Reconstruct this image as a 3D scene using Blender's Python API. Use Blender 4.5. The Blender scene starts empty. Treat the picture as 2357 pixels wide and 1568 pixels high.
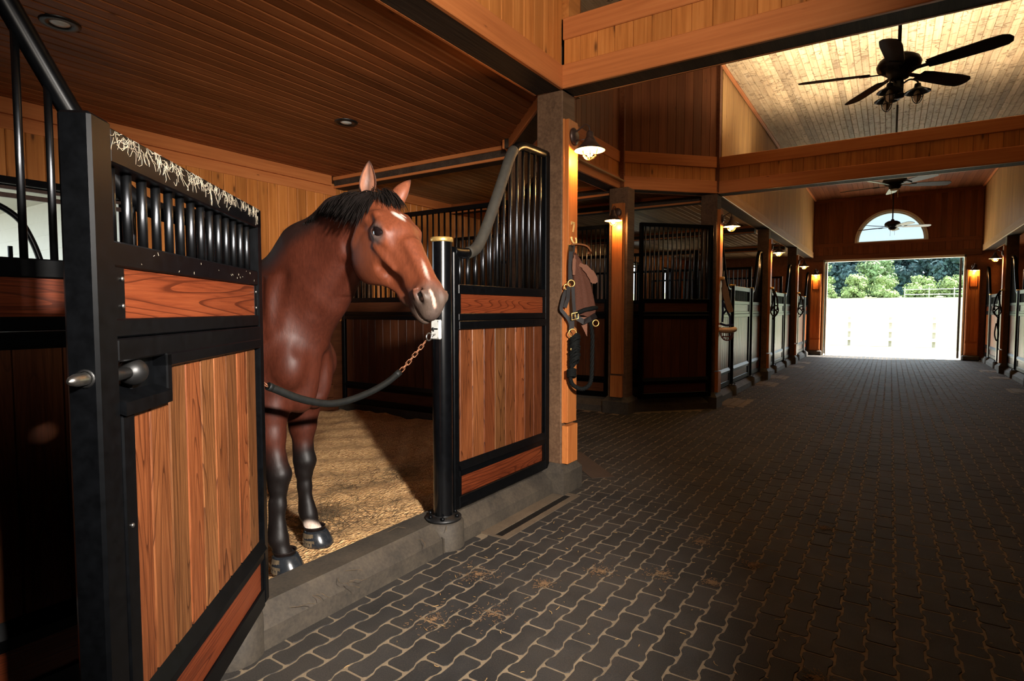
import bpy, bmesh, math, random
import numpy as np
from mathutils import Vector, Matrix
S = bpy.context.scene
COL = S.collection
random.seed(7); RNG = np.random.default_rng(7)
PI = math.pi
R = math.radians

# ---------------------------------------------------------------- camera, world, lights, exposure
cam_d = bpy.data.cameras.new('camera'); cam = bpy.data.objects.new('camera', cam_d); COL.objects.link(cam)
cam_d.sensor_fit = 'HORIZONTAL'; cam_d.sensor_width = 36.0; cam_d.lens = 36.0 * 1332.0 / 2357.0
cam_d.clip_start = 0.05; cam_d.clip_end = 600
cam.location = (0, 0, 1.45); cam.rotation_euler = (R(90 - 3.0), 0, R(33.15))
S.camera = cam
S.view_settings.view_transform = 'Standard'; S.view_settings.look = 'None'
S.view_settings.gamma = 1.0; S.view_settings.use_curve_mapping = False
S.view_settings.exposure = 0.0

w = bpy.data.worlds.new('World'); S.world = w; w.use_nodes = True
wn = w.node_tree.nodes; wn.clear()
_out = wn.new('ShaderNodeOutputWorld'); _bg = wn.new('ShaderNodeBackground')
_bg.inputs[0].default_value = (0.80, 0.92, 1.0, 1); _bg.inputs[1].default_value = 5.0
w.node_tree.links.new(_bg.outputs[0], _out.inputs[0])

def light(name, kind, loc, target, power, color, **kw):
    d = bpy.data.lights.new(name, kind); d.energy = power; d.color = color
    for k, v in kw.items(): setattr(d, k, v)
    o = bpy.data.objects.new(name, d); COL.objects.link(o); o.location = loc
    dv = Vector(target) - Vector(loc)
    o.rotation_euler = dv.to_track_quat('-Z', 'Y').to_euler()
    return o
# high hazy summer sun outside
light('sun', 'SUN', (0, 60, 40), (-22, 44, 0), 30.0, (1, 0.96, 0.88), angle=R(1.5))
# the photographer's off-camera flash on a stand, right of the camera, aimed at the horse
FLASH = light('flash', 'SPOT', (1.02, 0.36, 2.25), (-2.6, 2.4, 0.85), 2050, (1, 0.93, 0.85),
              spot_size=R(66), spot_blend=0.8, shadow_soft_size=0.10)
# added fill spots, no seen source: high for beams, low for stall ceiling
FILL = light('beam_fill', 'SPOT', (1.0, -0.5, 2.95), (-1.8, 3.4, 3.85), 780, (1, 0.90, 0.78),
             spot_size=R(54), spot_blend=0.9, shadow_soft_size=0.2)
LOW = light('ceiling_fill', 'SPOT', (1.7, -1.5, 1.6), (-3.1, 2.1, 3.25), 640, (1, 0.90, 0.78),
             spot_size=R(48), spot_blend=1.0, shadow_soft_size=0.3)
# added unseen area lights by the cross beams brighten the boarded ceiling
light('added_ceiling_wash', 'AREA', (0.0, 4.10, 3.70), (0.0, 4.35, 5.0), 30, (1, 0.90, 0.72), shape='RECTANGLE', size=3.4, size_y=0.08, spread=R(110))
light('added_ceiling_wash', 'AREA', (0.0, 8.87, 3.70), (0.0, 8.80, 5.0), 60, (1, 0.90, 0.72), shape='RECTANGLE', size=3.6, size_y=0.08, spread=R(120))
light('added_ceiling_wash', 'AREA', (0.0, 10.6, 3.72), (0.0, 10.3, 5.0), 60, (1, 0.90, 0.74), shape='RECTANGLE', size=3.4, size_y=0.08, spread=R(150))

# ---------------------------------------------------------------- helpers
def setp(o, label=None, cat=None, group=None, kind=None):
    if label: o['label'] = label
    if cat: o['category'] = cat
    if group: o['group'] = group
    if kind: o['kind'] = kind
    return o
def wm(o):
    return (wm(o.parent) @ o.matrix_basis) if o.parent else o.matrix_basis.copy()
def empty(name, loc=(0, 0, 0), rz=0.0, label=None, cat=None, group=None, kind=None):
    o = bpy.data.objects.new(name, None); COL.objects.link(o)
    o.location = loc; o.rotation_euler = (0, 0, rz); o.empty_display_size = 0.1
    return setp(o, label, cat, group, kind)
def link(name, me, parent=None, M=None, world=True):
    """M is a world matrix (world=True) or local to the parent."""
    o = bpy.data.objects.new(name, me); COL.objects.link(o)
    M = M or Matrix.Identity(4)
    if parent is not None:
        o.parent = parent
        o.matrix_basis = wm(parent).inverted() @ M if world else M
    else:
        o.matrix_basis = M
    return o
def children(o): return [c for c in o.children]
def copy_tree(o, loc=None, rz=None, parent=None, label=None):
    c = o.copy(); COL.objects.link(c)
    if parent is not None: c.parent = parent
    if loc is not None: c.location = loc
    if rz is not None: c.rotation_euler = (0, 0, rz)
    if label: c['label'] = label
    for ch in children(o): copy_tree(ch, parent=c)
    return c
def frame(o, u, v, n):
    u, v, n = Vector(u), Vector(v), Vector(n)
    return Matrix(((u.x, v.x, n.x, o[0]), (u.y, v.y, n.y, o[1]), (u.z, v.z, n.z, o[2]), (0, 0, 0, 1)))

class MB:
    def __init__(s): s.v = []; s.f = []; s.sm = []; s.mi = []
    def add(s, vs, fs, smooth=False, mi=0):
        b = len(s.v); s.v.extend([tuple(p) for p in vs])
        for f in fs:
            s.f.append([b + i for i in f]); s.sm.append(smooth); s.mi.append(mi)
        return s
    def box(s, x0, x1, y0, y1, z0, z1, c=0.0, M=None, mi=0):
        if c <= 0:
            vs = [(x0,y0,z0),(x1,y0,z0),(x1,y1,z0),(x0,y1,z0),(x0,y0,z1),(x1,y0,z1),(x1,y1,z1),(x0,y1,z1)]
            fs = [(0,3,2,1),(4,5,6,7),(0,1,5,4),(1,2,6,5),(2,3,7,6),(3,0,4,7)]
        else:
            bm = bmesh.new(); bmesh.ops.create_cube(bm, size=1.0)
            for q in bm.verts:
                q.co = Vector(((x0+x1)/2 + q.co.x*(x1-x0), (y0+y1)/2 + q.co.y*(y1-y0), (z0+z1)/2 + q.co.z*(z1-z0)))
            bmesh.ops.bevel(bm, geom=bm.edges[:], offset=c, segments=1, affect='EDGES')
            bm.verts.index_update(); vs = [q.co[:] for q in bm.verts]; fs = [[q.index for q in f.verts] for f in bm.faces]; bm.free()
        if M: vs = [M @ Vector(q) for q in vs]
        return s.add(vs, fs, False, mi)
    def tube(s, pts, r, n=10, caps=True, closed=False, mi=0, sx=1.0):
        pts = [Vector(p) for p in pts]; m = len(pts)
        rr = r if hasattr(r, '__len__') else [r]*m
        vs = []; prev = None
        for i, p in enumerate(pts):
            if closed: t = pts[(i+1) % m] - pts[i-1]
            else: t = pts[min(i+1, m-1)] - pts[max(i-1, 0)]
            if t.length < 1e-9: t = Vector((0,0,1))
            t.normalize()
            if prev is None:
                a = Vector((0,0,1)) if abs(t.z) < 0.9 else Vector((1,0,0))
                u = t.cross(a).normalized()
            else:
                u = prev - t*prev.dot(t)
                if u.length < 1e-6: u = t.orthogonal()
                u.normalize()
            prev = u; vv = t.cross(u)
            for k in range(n):
                a = 2*PI*k/n; vs.append(p + (u*math.cos(a)*sx + vv*math.sin(a))*rr[i])
        fs = []
        for i in range(m if closed else m-1):
            j = (i+1) % m
            for k in range(n):
                fs.append((i*n+k, i*n+(k+1) % n, j*n+(k+1) % n, j*n+k))
        s.add(vs, fs, True, mi)
        if caps and not closed:
            b = len(s.v) - len(vs)
            s.f.append([b+k for k in range(n)][::-1]); s.sm.append(False); s.mi.append(mi)
            s.f.append([b+(m-1)*n+k for k in range(n)]); s.sm.append(False); s.mi.append(mi)
        return s
    def lathe(s, prof, n=20, M=None, smooth=True, mi=0, a0=0.0, a1=2*PI):
        full = abs(a1-a0-2*PI) < 1e-6; vs = []; cols = n if full else n+1
        for (r, z) in prof:
            for k in range(cols):
                a = a0 + (a1-a0)*k/n; vs.append((r*math.cos(a), r*math.sin(a), z))
        fs = []
        for i in range(len(prof)-1):
            for k in range(n):
                k2 = (k+1) % cols
                fs.append((i*cols+k, i*cols+k2, (i+1)*cols+k2, (i+1)*cols+k))
        if M: vs = [M @ Vector(q) for q in vs]
        return s.add(vs, fs, smooth, mi)
    def prism(s, poly, h0, h1, M=None, mi=0, smooth=False):
        n = len(poly)
        vs = [(x, y, h0) for x, y in poly] + [(x, y, h1) for x, y in poly]
        fs = [list(range(n))[::-1], list(range(n, 2*n))] + [(i, (i+1) % n, n+(i+1) % n, n+i) for i in range(n)]
        if M: vs = [M @ Vector(q) for q in vs]
        return s.add(vs, fs, smooth, mi)
    def ell(s, c, rad, n=12, m=8, M=None, mi=0):
        vs = []; fs = []
        for i in range(m+1):
            th = PI*i/m
            for k in range(n):
                a = 2*PI*k/n
                vs.append((c[0]+rad[0]*math.sin(th)*math.cos(a), c[1]+rad[1]*math.sin(th)*math.sin(a), c[2]+rad[2]*math.cos(th)))
        for i in range(m):
            for k in range(n):
                fs.append((i*n+k, (i+1)*n+k, (i+1)*n+(k+1) % n, i*n+(k+1) % n))
        if M: vs = [M @ Vector(q) for q in vs]
        return s.add(vs, fs, True, mi)
    def ribbon(s, pts, w, t, nrm, mi=0):
        """flat strap along pts, w wide, t thick, nrm = face direction"""
        pts = [Vector(p) for p in pts]; m = len(pts); nrm = Vector(nrm).normalized(); vs = []
        ww = w if hasattr(w, '__len__') else [w]*m
        for i, p in enumerate(pts):
            tg = (pts[min(i+1, m-1)] - pts[max(i-1, 0)]).normalized()
            sd = tg.cross(nrm)
            if sd.length < 1e-5: sd = tg.orthogonal()
            sd.normalize(); nn = sd.cross(tg)
            for a, b in ((-1,-1),(1,-1),(1,1),(-1,1)): vs.append(p + sd*(ww[i]/2*a) + nn*(t/2*b))
        fs = [(0,1,2,3)[::-1], tuple(4*(m-1)+k for k in range(4))]
        for i in range(m-1):
            for k in range(4): fs.append((4*i+k, 4*i+(k+1) % 4, 4*i+4+(k+1) % 4, 4*i+4+k))
        return s.add(vs, fs, False, mi)
    def mesh(s, name, mats):
        me = bpy.data.meshes.new(name)
        me.from_pydata([tuple(q) for q in s.v], [], s.f)
        if not isinstance(mats, (list, tuple)): mats = [mats]
        for m in mats: me.materials.append(m)
        me.polygons.foreach_set('use_smooth', s.sm)
        if len(mats) > 1: me.polygons.foreach_set('material_index', s.mi)
        me.update(); return me
    def obj(s, name, mats, parent=None, M=None, world=True):
        return link(name, s.mesh(name, mats), parent, M, world)

def catmull(pts, k=6):
    P = [Vector(p) for p in pts]; out = []
    for i in range(len(P)-1):
        p0, p1, p2, p3 = P[max(i-1,0)], P[i], P[i+1], P[min(i+2, len(P)-1)]
        for j in range(k):
            t = j/k
            out.append(0.5*((2*p1) + (p2-p0)*t + (2*p0-5*p1+4*p2-p3)*t*t + (3*p1-p0-3*p2+p3)*t**3))
    out.append(P[-1]); return out

_bc = {}
def board_mesh(wd, ln, t, mat, c):
    k = (round(wd,4), round(ln,4), round(t,4), mat.name, round(c,4))
    if k not in _bc:
        poly = [(0,0),(wd,0),(wd,t-c),(wd-c,t),(c,t),(0,t-c)]
        vs = [(x,0,z) for x,z in poly] + [(x,ln,z) for x,z in poly]
        n = 6; fs = [list(range(n)), [n+i for i in range(n)][::-1]] + [(i, n+i, n+(i+1) % n, (i+1) % n) for i in range(n)]
        _bc[k] = MB().add(vs, fs).mesh('board', mat)
    return _bc[k]
def board(name, wd, ln, t, mat, parent, origin, v, n, c=0.004, world=True):
    """origin = corner; v = along the grain, n = face normal, width runs along v x n"""
    v, n = Vector(v).normalized(), Vector(n).normalized(); u = v.cross(n)
    return link(name, board_mesh(wd, ln, t, mat, c), parent, frame(origin, u, v, n), world)
def boards(name, parent, origin, u_len, v_len, v, n, pitch, t, mat, c=0.004, gap=0.0015, jitter=0.0):
    v, n = Vector(v).normalized(), Vector(n).normalized(); u = v.cross(n)
    k = max(1, int(round(u_len/pitch))); p = u_len/k
    for i in range(k):
        board(name, p-gap, v_len, t, mat, parent, Vector(origin) + u*(i*p+gap/2) + n*(random.uniform(-jitter, 0)), v, n, c)
# ---------------------------------------------------------------- materials
def mat_new(name):
    m = bpy.data.materials.new(name); m.use_nodes = True
    nt = m.node_tree; nt.nodes.clear()
    out = nt.nodes.new('ShaderNodeOutputMaterial'); b = nt.nodes.new('ShaderNodeBsdfPrincipled')
    nt.links.new(b.outputs[0], out.inputs[0])
    return m, nt, b
def N(nt, t, **kw):
    n = nt.nodes.new(t)
    for k, v in kw.items(): setattr(n, k, v)
    return n
def L(nt, a, b): nt.links.new(a, b)
def ramp(nt, fac, stops):
    r = N(nt, 'ShaderNodeValToRGB'); e = r.color_ramp.elements
    while len(e) < len(stops): e.new(0.5)
    for q, (p, c) in zip(e, stops): q.position = p; q.color = (c[0], c[1], c[2], 1)
    L(nt, fac, r.inputs[0]); return r.outputs[0]
def mix(nt, fac, a, b, mode='MIX'):
    m = N(nt, 'ShaderNodeMix', data_type='RGBA', blend_type=mode)
    if isinstance(fac, (int, float)): m.inputs[0].default_value = fac
    else: L(nt, fac, m.inputs[0])
    for s, i in ((a, 6), (b, 7)):
        if isinstance(s, (tuple, list)): m.inputs[i].default_value = (s[0], s[1], s[2], 1)
        else: L(nt, s, m.inputs[i])
    return m.outputs[2]
def math_(nt, op, a, b=0.0, c=None):
    m = N(nt, 'ShaderNodeMath', operation=op)
    for i, s in enumerate((a, b) if c is None else (a, b, c)):
        if isinstance(s, (int, float)): m.inputs[i].default_value = s
        else: L(nt, s, m.inputs[i])
    return m.outputs[0]
def noise(nt, vec, scale, detail=3, rough=0.5, dist=0.0):
    n = N(nt, 'ShaderNodeTexNoise'); n.inputs['Scale'].default_value = scale; n.inputs['Detail'].default_value = detail
    n.inputs['Roughness'].default_value = rough; n.inputs['Distortion'].default_value = dist
    if vec is not None: L(nt, vec, n.inputs['Vector'])
    return n.outputs['Fac']
def mapping(nt, vec, scale=(1,1,1), loc=(0,0,0)):
    m = N(nt, 'ShaderNodeMapping'); m.inputs['Scale'].default_value = scale; m.inputs['Location'].default_value = loc
    L(nt, vec, m.inputs['Vector']); return m.outputs[0]
def bump(nt, b, h, strength=0.3, dist=0.01):
    n = N(nt, 'ShaderNodeBump'); n.inputs['Strength'].default_value = strength; n.inputs['Distance'].default_value = dist
    L(nt, h, n.inputs['Height']); L(nt, n.outputs[0], b.inputs['Normal'])
def rand_vec(nt):
    """object coordinates shifted by a per-object and per-island random amount"""
    tc = N(nt, 'ShaderNodeTexCoord'); oi = N(nt, 'ShaderNodeObjectInfo'); ge = N(nt, 'ShaderNodeNewGeometry')
    r = math_(nt, 'FRACT', math_(nt, 'ADD', oi.outputs['Random'], ge.outputs['Random Per Island']))
    s = math_(nt, 'MULTIPLY', r, 37.0)
    cx = N(nt, 'ShaderNodeCombineXYZ'); L(nt, s, cx.inputs[0]); L(nt, s, cx.inputs[1]); L(nt, s, cx.inputs[2])
    ad = N(nt, 'ShaderNodeVectorMath', operation='ADD'); L(nt, tc.outputs['Object'], ad.inputs[0]); L(nt, cx.outputs[0], ad.inputs[1])
    return ad.outputs[0], r
def wood(name, dark, mid, lite, rough=0.45, grain=55.0, var=0.35, knots=0.0, knotcol=(0.05,0.018,0.008), cath=0.0, bmp=0.15, axis=1, spec=0.2, chatter=0.0, hue=0.0):
    m, nt, b = mat_new(name)
    v, r = rand_vec(nt)
    sc = [grain]*3; sc[axis] = grain*0.035
    g = noise(nt, mapping(nt, v, tuple(sc)), 1.0, 4, 0.6, 0.3)
    sc2 = [7.0]*3; sc2[axis] = 0.7
    g2 = noise(nt, mapping(nt, v, tuple(sc2)), 1.0, 2, 0.5, 0.6)
    f = math_(nt, 'ADD', math_(nt, 'MULTIPLY', g, 0.6), math_(nt, 'MULTIPLY', g2, 0.4))
    if cath > 0:
        sc3 = [7.0]*3; sc3[axis] = 0.55
        n3 = noise(nt, mapping(nt, v, tuple(sc3)), 1.0, 1, 0.4, 0.2)
        ring = math_(nt, 'FRACT', math_(nt, 'MULTIPLY', n3, 24.0))
        ring = math_(nt, 'MULTIPLY', math_(nt, 'POWER', ring, 9.0), math_(nt, 'ADD', math_(nt, 'MULTIPLY', g, 2.2), -0.5))
        f = math_(nt, 'SUBTRACT', f, math_(nt, 'MULTIPLY', ring, cath))
    col = ramp(nt, f, [(0.32, dark), (0.5, mid), (0.68, lite)])
    k = math_(nt, 'ADD', math_(nt, 'MULTIPLY', r, var*2), 1.0 - var)
    cc = N(nt, 'ShaderNodeCombineColor'); 
    for i in range(3): L(nt, k, cc.inputs[i])
    col = mix(nt, 1.0, col, cc.outputs[0], 'MULTIPLY')
    if hue > 0:
        r2 = math_(nt, 'FRACT', math_(nt, 'MULTIPLY', r, 7.31))
        tint = ramp(nt, r2, [(0.0, (1.0, 1-hue, 1-hue)), (1.0, (1.0, 1+hue, 1+hue*1.3))])
        col = mix(nt, 1.0, col, tint, 'MULTIPLY')
    hgt = g
    if knots > 0:
        vo = N(nt, 'ShaderNodeTexVoronoi'); vo.inputs['Scale'].default_value = 1.0
        ks = [8.5]*3; ks[axis] = 2.6
        L(nt, mapping(nt, v, tuple(ks)), vo.inputs['Vector'])
        kf = ramp(nt, vo.outputs['Distance'], [(0.0, (1,1,1)), (knots*0.5, (0.9,0.9,0.9)), (knots, (0.25,0.25,0.25)), (knots*1.7, (0,0,0))])
        col = mix(nt, math_(nt, 'MULTIPLY', kf, 0.85), col, knotcol)
    if chatter > 0:
        cs = [3.2]*3; cs[axis] = 7.5
        ch = noise(nt, mapping(nt, v, tuple(cs)), 1.0, 2, 0.55, 0.8)
        mk = ramp(nt, noise(nt, mapping(nt, v, (9.0, 5.0, 9.0), (3, 1, 7)), 1.0, 2), [(0.42, (0,0,0)), (0.55, (1,1,1))])
        cl = math_(nt, 'SMOOTH_MIN', math_(nt, 'MULTIPLY', math_(nt, 'ABSOLUTE', math_(nt, 'SUBTRACT', math_(nt, 'FRACT', math_(nt, 'MULTIPLY', ch, 3.0)), 0.5)), 11.0), 1.0, 0.1)
        cl = math_(nt, 'SUBTRACT', 1.0, math_(nt, 'MULTIPLY', math_(nt, 'SUBTRACT', 1.0, cl), mk))
        hgt = math_(nt, 'ADD', math_(nt, 'MULTIPLY', cl, chatter), math_(nt, 'MULTIPLY', g, 0.2))
        col = mix(nt, math_(nt, 'MULTIPLY', math_(nt, 'SUBTRACT', 1.0, cl), 0.62), col, knotcol)
    L(nt, col, b.inputs['Base Color']); b.inputs['Roughness'].default_value = rough
    b.inputs['Specular IOR Level'].default_value = spec
    bump(nt, b, hgt, bmp, 0.004 if chatter == 0 else 0.02)
    return m
def plain(name, col, rough=0.5, metal=0.0, var=0.12, nscale=18.0, bmp=0.05, spec=0.5, coat=0.0):
    m, nt, b = mat_new(name)
    tc = N(nt, 'ShaderNodeTexCoord')
    n = noise(nt, tc.outputs['Object'], nscale, 4, 0.6)
    d = tuple(c*(1-var) for c in col); e = tuple(min(1, c*(1+var)) for c in col)
    L(nt, ramp(nt, n, [(0.3, d), (0.7, e)]), b.inputs['Base Color'])
    b.inputs['Roughness'].default_value = rough; b.inputs['Metallic'].default_value = metal
    b.inputs['Specular IOR Level'].default_value = spec; b.inputs['Coat Weight'].default_value = coat
    if bmp > 0: bump(nt, b, n, bmp, 0.003)
    return m
def emit(name, col, strength):
    m = bpy.data.materials.new(name); m.use_nodes = True; nt = m.node_tree; nt.nodes.clear()
    o = N(nt, 'ShaderNodeOutputMaterial'); e = N(nt, 'ShaderNodeEmission')
    e.inputs[0].default_value = (*col, 1); e.inputs[1].default_value = strength
    L(nt, e.outputs[0], o.inputs[0]); return m

PINE  = wood('knotty_pine', (0.31,0.100,0.022), (0.44,0.155,0.036), (0.54,0.21,0.055), rough=0.42, grain=45, var=0.16, knots=0.13, bmp=0.1)
PINE2 = wood('stained_pine', (0.115,0.034,0.012), (0.16,0.050,0.018), (0.21,0.074,0.027), rough=0.4, grain=45, var=0.22, knots=0.07, bmp=0.1)
TRIMW = wood('pine_trim', (0.37,0.115,0.034), (0.46,0.150,0.045), (0.53,0.19,0.06), rough=0.42, grain=40, var=0.08, knots=0.05, bmp=0.08)
CEILW = wood('ceiling_pine', (0.17,0.052,0.016), (0.24,0.078,0.025), (0.31,0.108,0.037), spec=0.12, rough=0.5, grain=45, var=0.22, knots=0.07, bmp=0.1)
ROUGHW = wood('rough_sawn_pine', (0.42,0.27,0.14), (0.54,0.37,0.20), (0.64,0.46,0.27), rough=0.6, grain=40, var=0.26, knots=0.05, knotcol=(0.14,0.07,0.03), bmp=0.9, chatter=0.8)
DAYB = wood('daylit_wall_pine', (0.36,0.18,0.06), (0.48,0.26,0.09), (0.58,0.34,0.125), rough=0.45, grain=45, var=0.12, knots=0.08, bmp=0.1, spec=0.3)  # pine lightened to carry daylight on the far upper walls
DAYT = wood('daylit_trim_pine', (0.36,0.19,0.08), (0.46,0.26,0.11), (0.54,0.32,0.15), rough=0.45, grain=40, var=0.08, knots=0.04, bmp=0.08, spec=0.3)  # trim colour lightened too, in place of daylight
CEILDAY = wood('daylit_stall_ceiling', (0.26,0.15,0.07), (0.36,0.22,0.105), (0.45,0.29,0.15), rough=0.5, grain=45, var=0.25, knots=0.07, bmp=0.1)  # far stall ceiling pine, daylight put into its colour
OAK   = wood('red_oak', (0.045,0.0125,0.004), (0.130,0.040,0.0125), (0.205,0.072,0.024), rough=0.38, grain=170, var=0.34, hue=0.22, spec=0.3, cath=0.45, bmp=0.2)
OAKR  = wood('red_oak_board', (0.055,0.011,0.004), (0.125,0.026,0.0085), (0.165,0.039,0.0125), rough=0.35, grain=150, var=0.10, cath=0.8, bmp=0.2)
OAKD  = wood('shade_darkened_oak', (0.035,0.011,0.005), (0.075,0.024,0.0095), (0.105,0.036,0.0145), rough=0.4, grain=110, var=0.25, cath=0.2, bmp=0.2)  # oak darkened to stand in for shadow on dividers and left front
POSTW = wood('weathered_timber', (0.065,0.034,0.018), (0.105,0.056,0.030), (0.15,0.083,0.045), rough=0.65, grain=45, var=0.1, bmp=0.35, knots=0.03)
BEAMW = wood('dark_beam', (0.022,0.014,0.010), (0.04,0.026,0.018), (0.062,0.042,0.028), rough=0.7, grain=60, var=0.1, bmp=0.5)
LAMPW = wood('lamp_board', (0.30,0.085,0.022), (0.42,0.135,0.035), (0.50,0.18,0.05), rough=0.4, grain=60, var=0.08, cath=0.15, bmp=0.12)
BLACK = plain('black_powder_coat', (0.0016,0.0018,0.0022), 0.34, 0.0, 0.4, 30, 0.03, 0.13)
BARM = plain('gloss_black_tube', (0.10,0.105,0.115), 0.31, 1.0, 0.15, 30, 0.0, 0.5)
BLACKM = plain('black_iron', (0.004,0.0038,0.0038), 0.45, 0.0, 0.3, 40, 0.05)
POSTM = plain('gloss_black_post', (0.0018,0.002,0.0025), 0.2, 0.0, 0.3, 30, 0.0, 0.55)
RAILW = plain('white_fence_rail', (0.62,0.61,0.57), 0.8, 0.0, 0.1, 8, 0.0)
GOLDN = plain('bright_brass', (0.75,0.52,0.20), 0.35, 0.3, 0.1, 60, 0.0)
BRASS = plain('brass', (0.60,0.38,0.12), 0.34, 0.65, 0.15, 60, 0.05)
STEEL = plain('steel', (0.42,0.40,0.37), 0.35, 1.0, 0.2, 60, 0.05)
RUST  = plain('rusty_chain', (0.34,0.15,0.08), 0.45, 0.7, 0.4, 90, 0.15)
RUBBER = plain('black_rubber', (0.005,0.0055,0.005), 0.6, 0.0, 0.5, 40, 0.2, 0.3)
DUSTY = plain('dusty_rubber', (0.024,0.0195,0.013), 0.8, 0.0, 0.3, 25, 0.15)
WHITEP = plain('white_plate', (0.62,0.62,0.58), 0.4, 0.0, 0.15, 40, 0.03)
LEATHER = plain('dark_leather', (0.0075,0.004,0.0032), 0.55, 0.0, 0.3, 60, 0.15, 0.2)
ROPE  = plain('black_rope', (0.004,0.0044,0.004), 0.8, 0.0, 0.4, 120, 0.5, 0.15)
MESHB = plain('brown_mesh', (0.085,0.032,0.019), 0.8, 0.0, 0.25, 160, 0.4, 0.15)
FELT  = plain('tan_felt', (0.16,0.062,0.032), 0.85, 0.0, 0.15, 120, 0.2)
BLUEW = plain('navy_webbing', (0.018,0.035,0.15), 0.6, 0.0, 0.3, 120, 0.2)
FLEECE = plain('pale_fleece', (0.72,0.55,0.46), 0.95, 0.0, 0.2, 140, 0.8)
REDP  = plain('red_rubber', (0.26,0.035,0.022), 0.5, 0.0, 0.3, 60, 0.1)
WHITEF = plain('white_frame', (0.62,0.60,0.52), 0.45, 0.0, 0.06, 20, 0.0)
SIDING = plain('cream_siding', (0.34,0.325,0.255), 0.5, 0.0, 0.03, 10, 0.02)
BULB  = emit('lamp_bulb', (1.0, 0.66, 0.26), 42.0)
SHADE_IN = plain('white_enamel', (0.85,0.80,0.70), 0.4, 0.0, 0.02, 10, 0.0)
BRONZE = plain('aged_bronze', (0.075,0.045,0.035), 0.45, 0.6, 0.25, 40, 0.08)
GLASSF = plain('frosted_lens', (0.62,0.60,0.55), 0.3, 0.0, 0.05, 20, 0.0)

def glass(name, col=(0.97,0.99,1.0)):
    m, nt, b = mat_new(name); nt.nodes.remove(b)
    o = [n for n in nt.nodes if n.type == 'OUTPUT_MATERIAL'][0]
    t = N(nt, 'ShaderNodeBsdfTransparent'); t.inputs[0].default_value = (*col, 1)
    g = N(nt, 'ShaderNodeBsdfGlossy'); g.inputs['Roughness'].default_value = 0.03
    f = N(nt, 'ShaderNodeFresnel'); f.inputs[0].default_value = 1.45
    x = N(nt, 'ShaderNodeMixShader'); L(nt, f.outputs[0], x.inputs[0]); L(nt, t.outputs[0], x.inputs[1]); L(nt, g.outputs[0], x.inputs[2])
    L(nt, x.outputs[0], o.inputs[0]); return m
GLASS = glass('window_glass')
DIMG = glass('sky_dimming_glass', (0.195,0.222,0.228))  # even tint added to dim the bright sky behind the pane

def concrete(name, a, c, rough=0.85, wet=False):
    m, nt, b = mat_new(name); tc = N(nt, 'ShaderNodeTexCoord')
    n = noise(nt, tc.outputs['Object'], 5, 6, 0.65); n2 = noise(nt, tc.outputs['Object'], 60, 3, 0.6)
    f = math_(nt, 'ADD', math_(nt, 'MULTIPLY', n, 0.65), math_(nt, 'MULTIPLY', n2, 0.35))
    L(nt, ramp(nt, f, [(0.3, a), (0.7, c)]), b.inputs['Base Color']); b.inputs['Roughness'].default_value = rough
    bump(nt, b, n2, 0.35, 0.004); return m
CONC = concrete('kerb_concrete', (0.010,0.008,0.006), (0.072,0.055,0.037), 0.75)
CONCL = concrete('drain_concrete', (0.06,0.042,0.026), (0.13,0.092,0.058), 0.7)
SAND = concrete('joint_sand', (0.095,0.069,0.042), (0.205,0.152,0.093), 0.95)
def paver_mat():
    m, nt, b = mat_new('rubber_paver'); tc = N(nt, 'ShaderNodeTexCoord'); ge = N(nt, 'ShaderNodeNewGeometry'); oi = N(nt, 'ShaderNodeObjectInfo')
    r = math_(nt, 'FRACT', math_(nt, 'ADD', oi.outputs['Random'], ge.outputs['Random Per Island']))
    n = noise(nt, ge.outputs['Position'], 11, 5, 0.7); n2 = noise(nt, ge.outputs['Position'], 230, 2, 0.5)
    n3 = noise(nt, ge.outputs['Position'], 1.3, 3, 0.6)
    base = ramp(nt, n, [(0.25, (0.0085,0.008,0.008)), (0.75, (0.021,0.0195,0.0185))])
    k = math_(nt, 'ADD', math_(nt, 'MULTIPLY', r, 0.5), 0.75)
    cc = N(nt, 'ShaderNodeCombineColor')
    for i in range(3): L(nt, k, cc.inputs[i])
    base = mix(nt, 1.0, base, cc.outputs[0], 'MULTIPLY')
    dust = ramp(nt, math_(nt, 'ADD', math_(nt, 'MULTIPLY', n3, 0.6), math_(nt, 'MULTIPLY', n2, 0.5)), [(0.48, (0,0,0)), (0.72, (0.6,0.6,0.6))])
    base = mix(nt, dust, base, (0.062,0.050,0.039))
    L(nt, base, b.inputs['Base Color'])
    L(nt, ramp(nt, n, [(0.3, (0.70,)*3), (0.7, (0.85,)*3)]), b.inputs['Roughness'])
    b.inputs['Specular IOR Level'].default_value = 0.3
    bump(nt, b, n2, 0.25, 0.002); return m
PAVER = paver_mat()
def shavings():
    m, nt, b = mat_new('wood_shavings'); tc = N(nt, 'ShaderNodeTexCoord')
    vo = N(nt, 'ShaderNodeTexVoronoi'); vo.inputs['Scale'].default_value = 75; L(nt, mapping(nt, tc.outputs['Object'], (1,0.7,1)), vo.inputs['Vector'])
    n = noise(nt, tc.outputs['Object'], 2.6, 4, 0.6)
    c = ramp(nt, vo.outputs['Color'], [(0.0, (0.34,0.17,0.06)), (0.5, (0.60,0.345,0.14)), (1.0, (0.78,0.50,0.24))])
    c = mix(nt, ramp(nt, n, [(0.45, (0,0,0)), (0.75, (0.6,0.6,0.6))]), c, (0.14,0.07,0.028))
    L(nt, c, b.inputs['Base Color']); b.inputs['Roughness'].default_value = 0.9
    bump(nt, b, vo.outputs['Distance'], 0.9, 0.012); return m
SHAV = shavings()
HAY = plain('dry_hay', (0.40,0.25,0.095), 0.8, 0.0, 0.5, 30, 0.0)
HAYD = plain('dark_hay', (0.10,0.062,0.028), 0.8, 0.0, 0.5, 30, 0.0)
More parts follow.
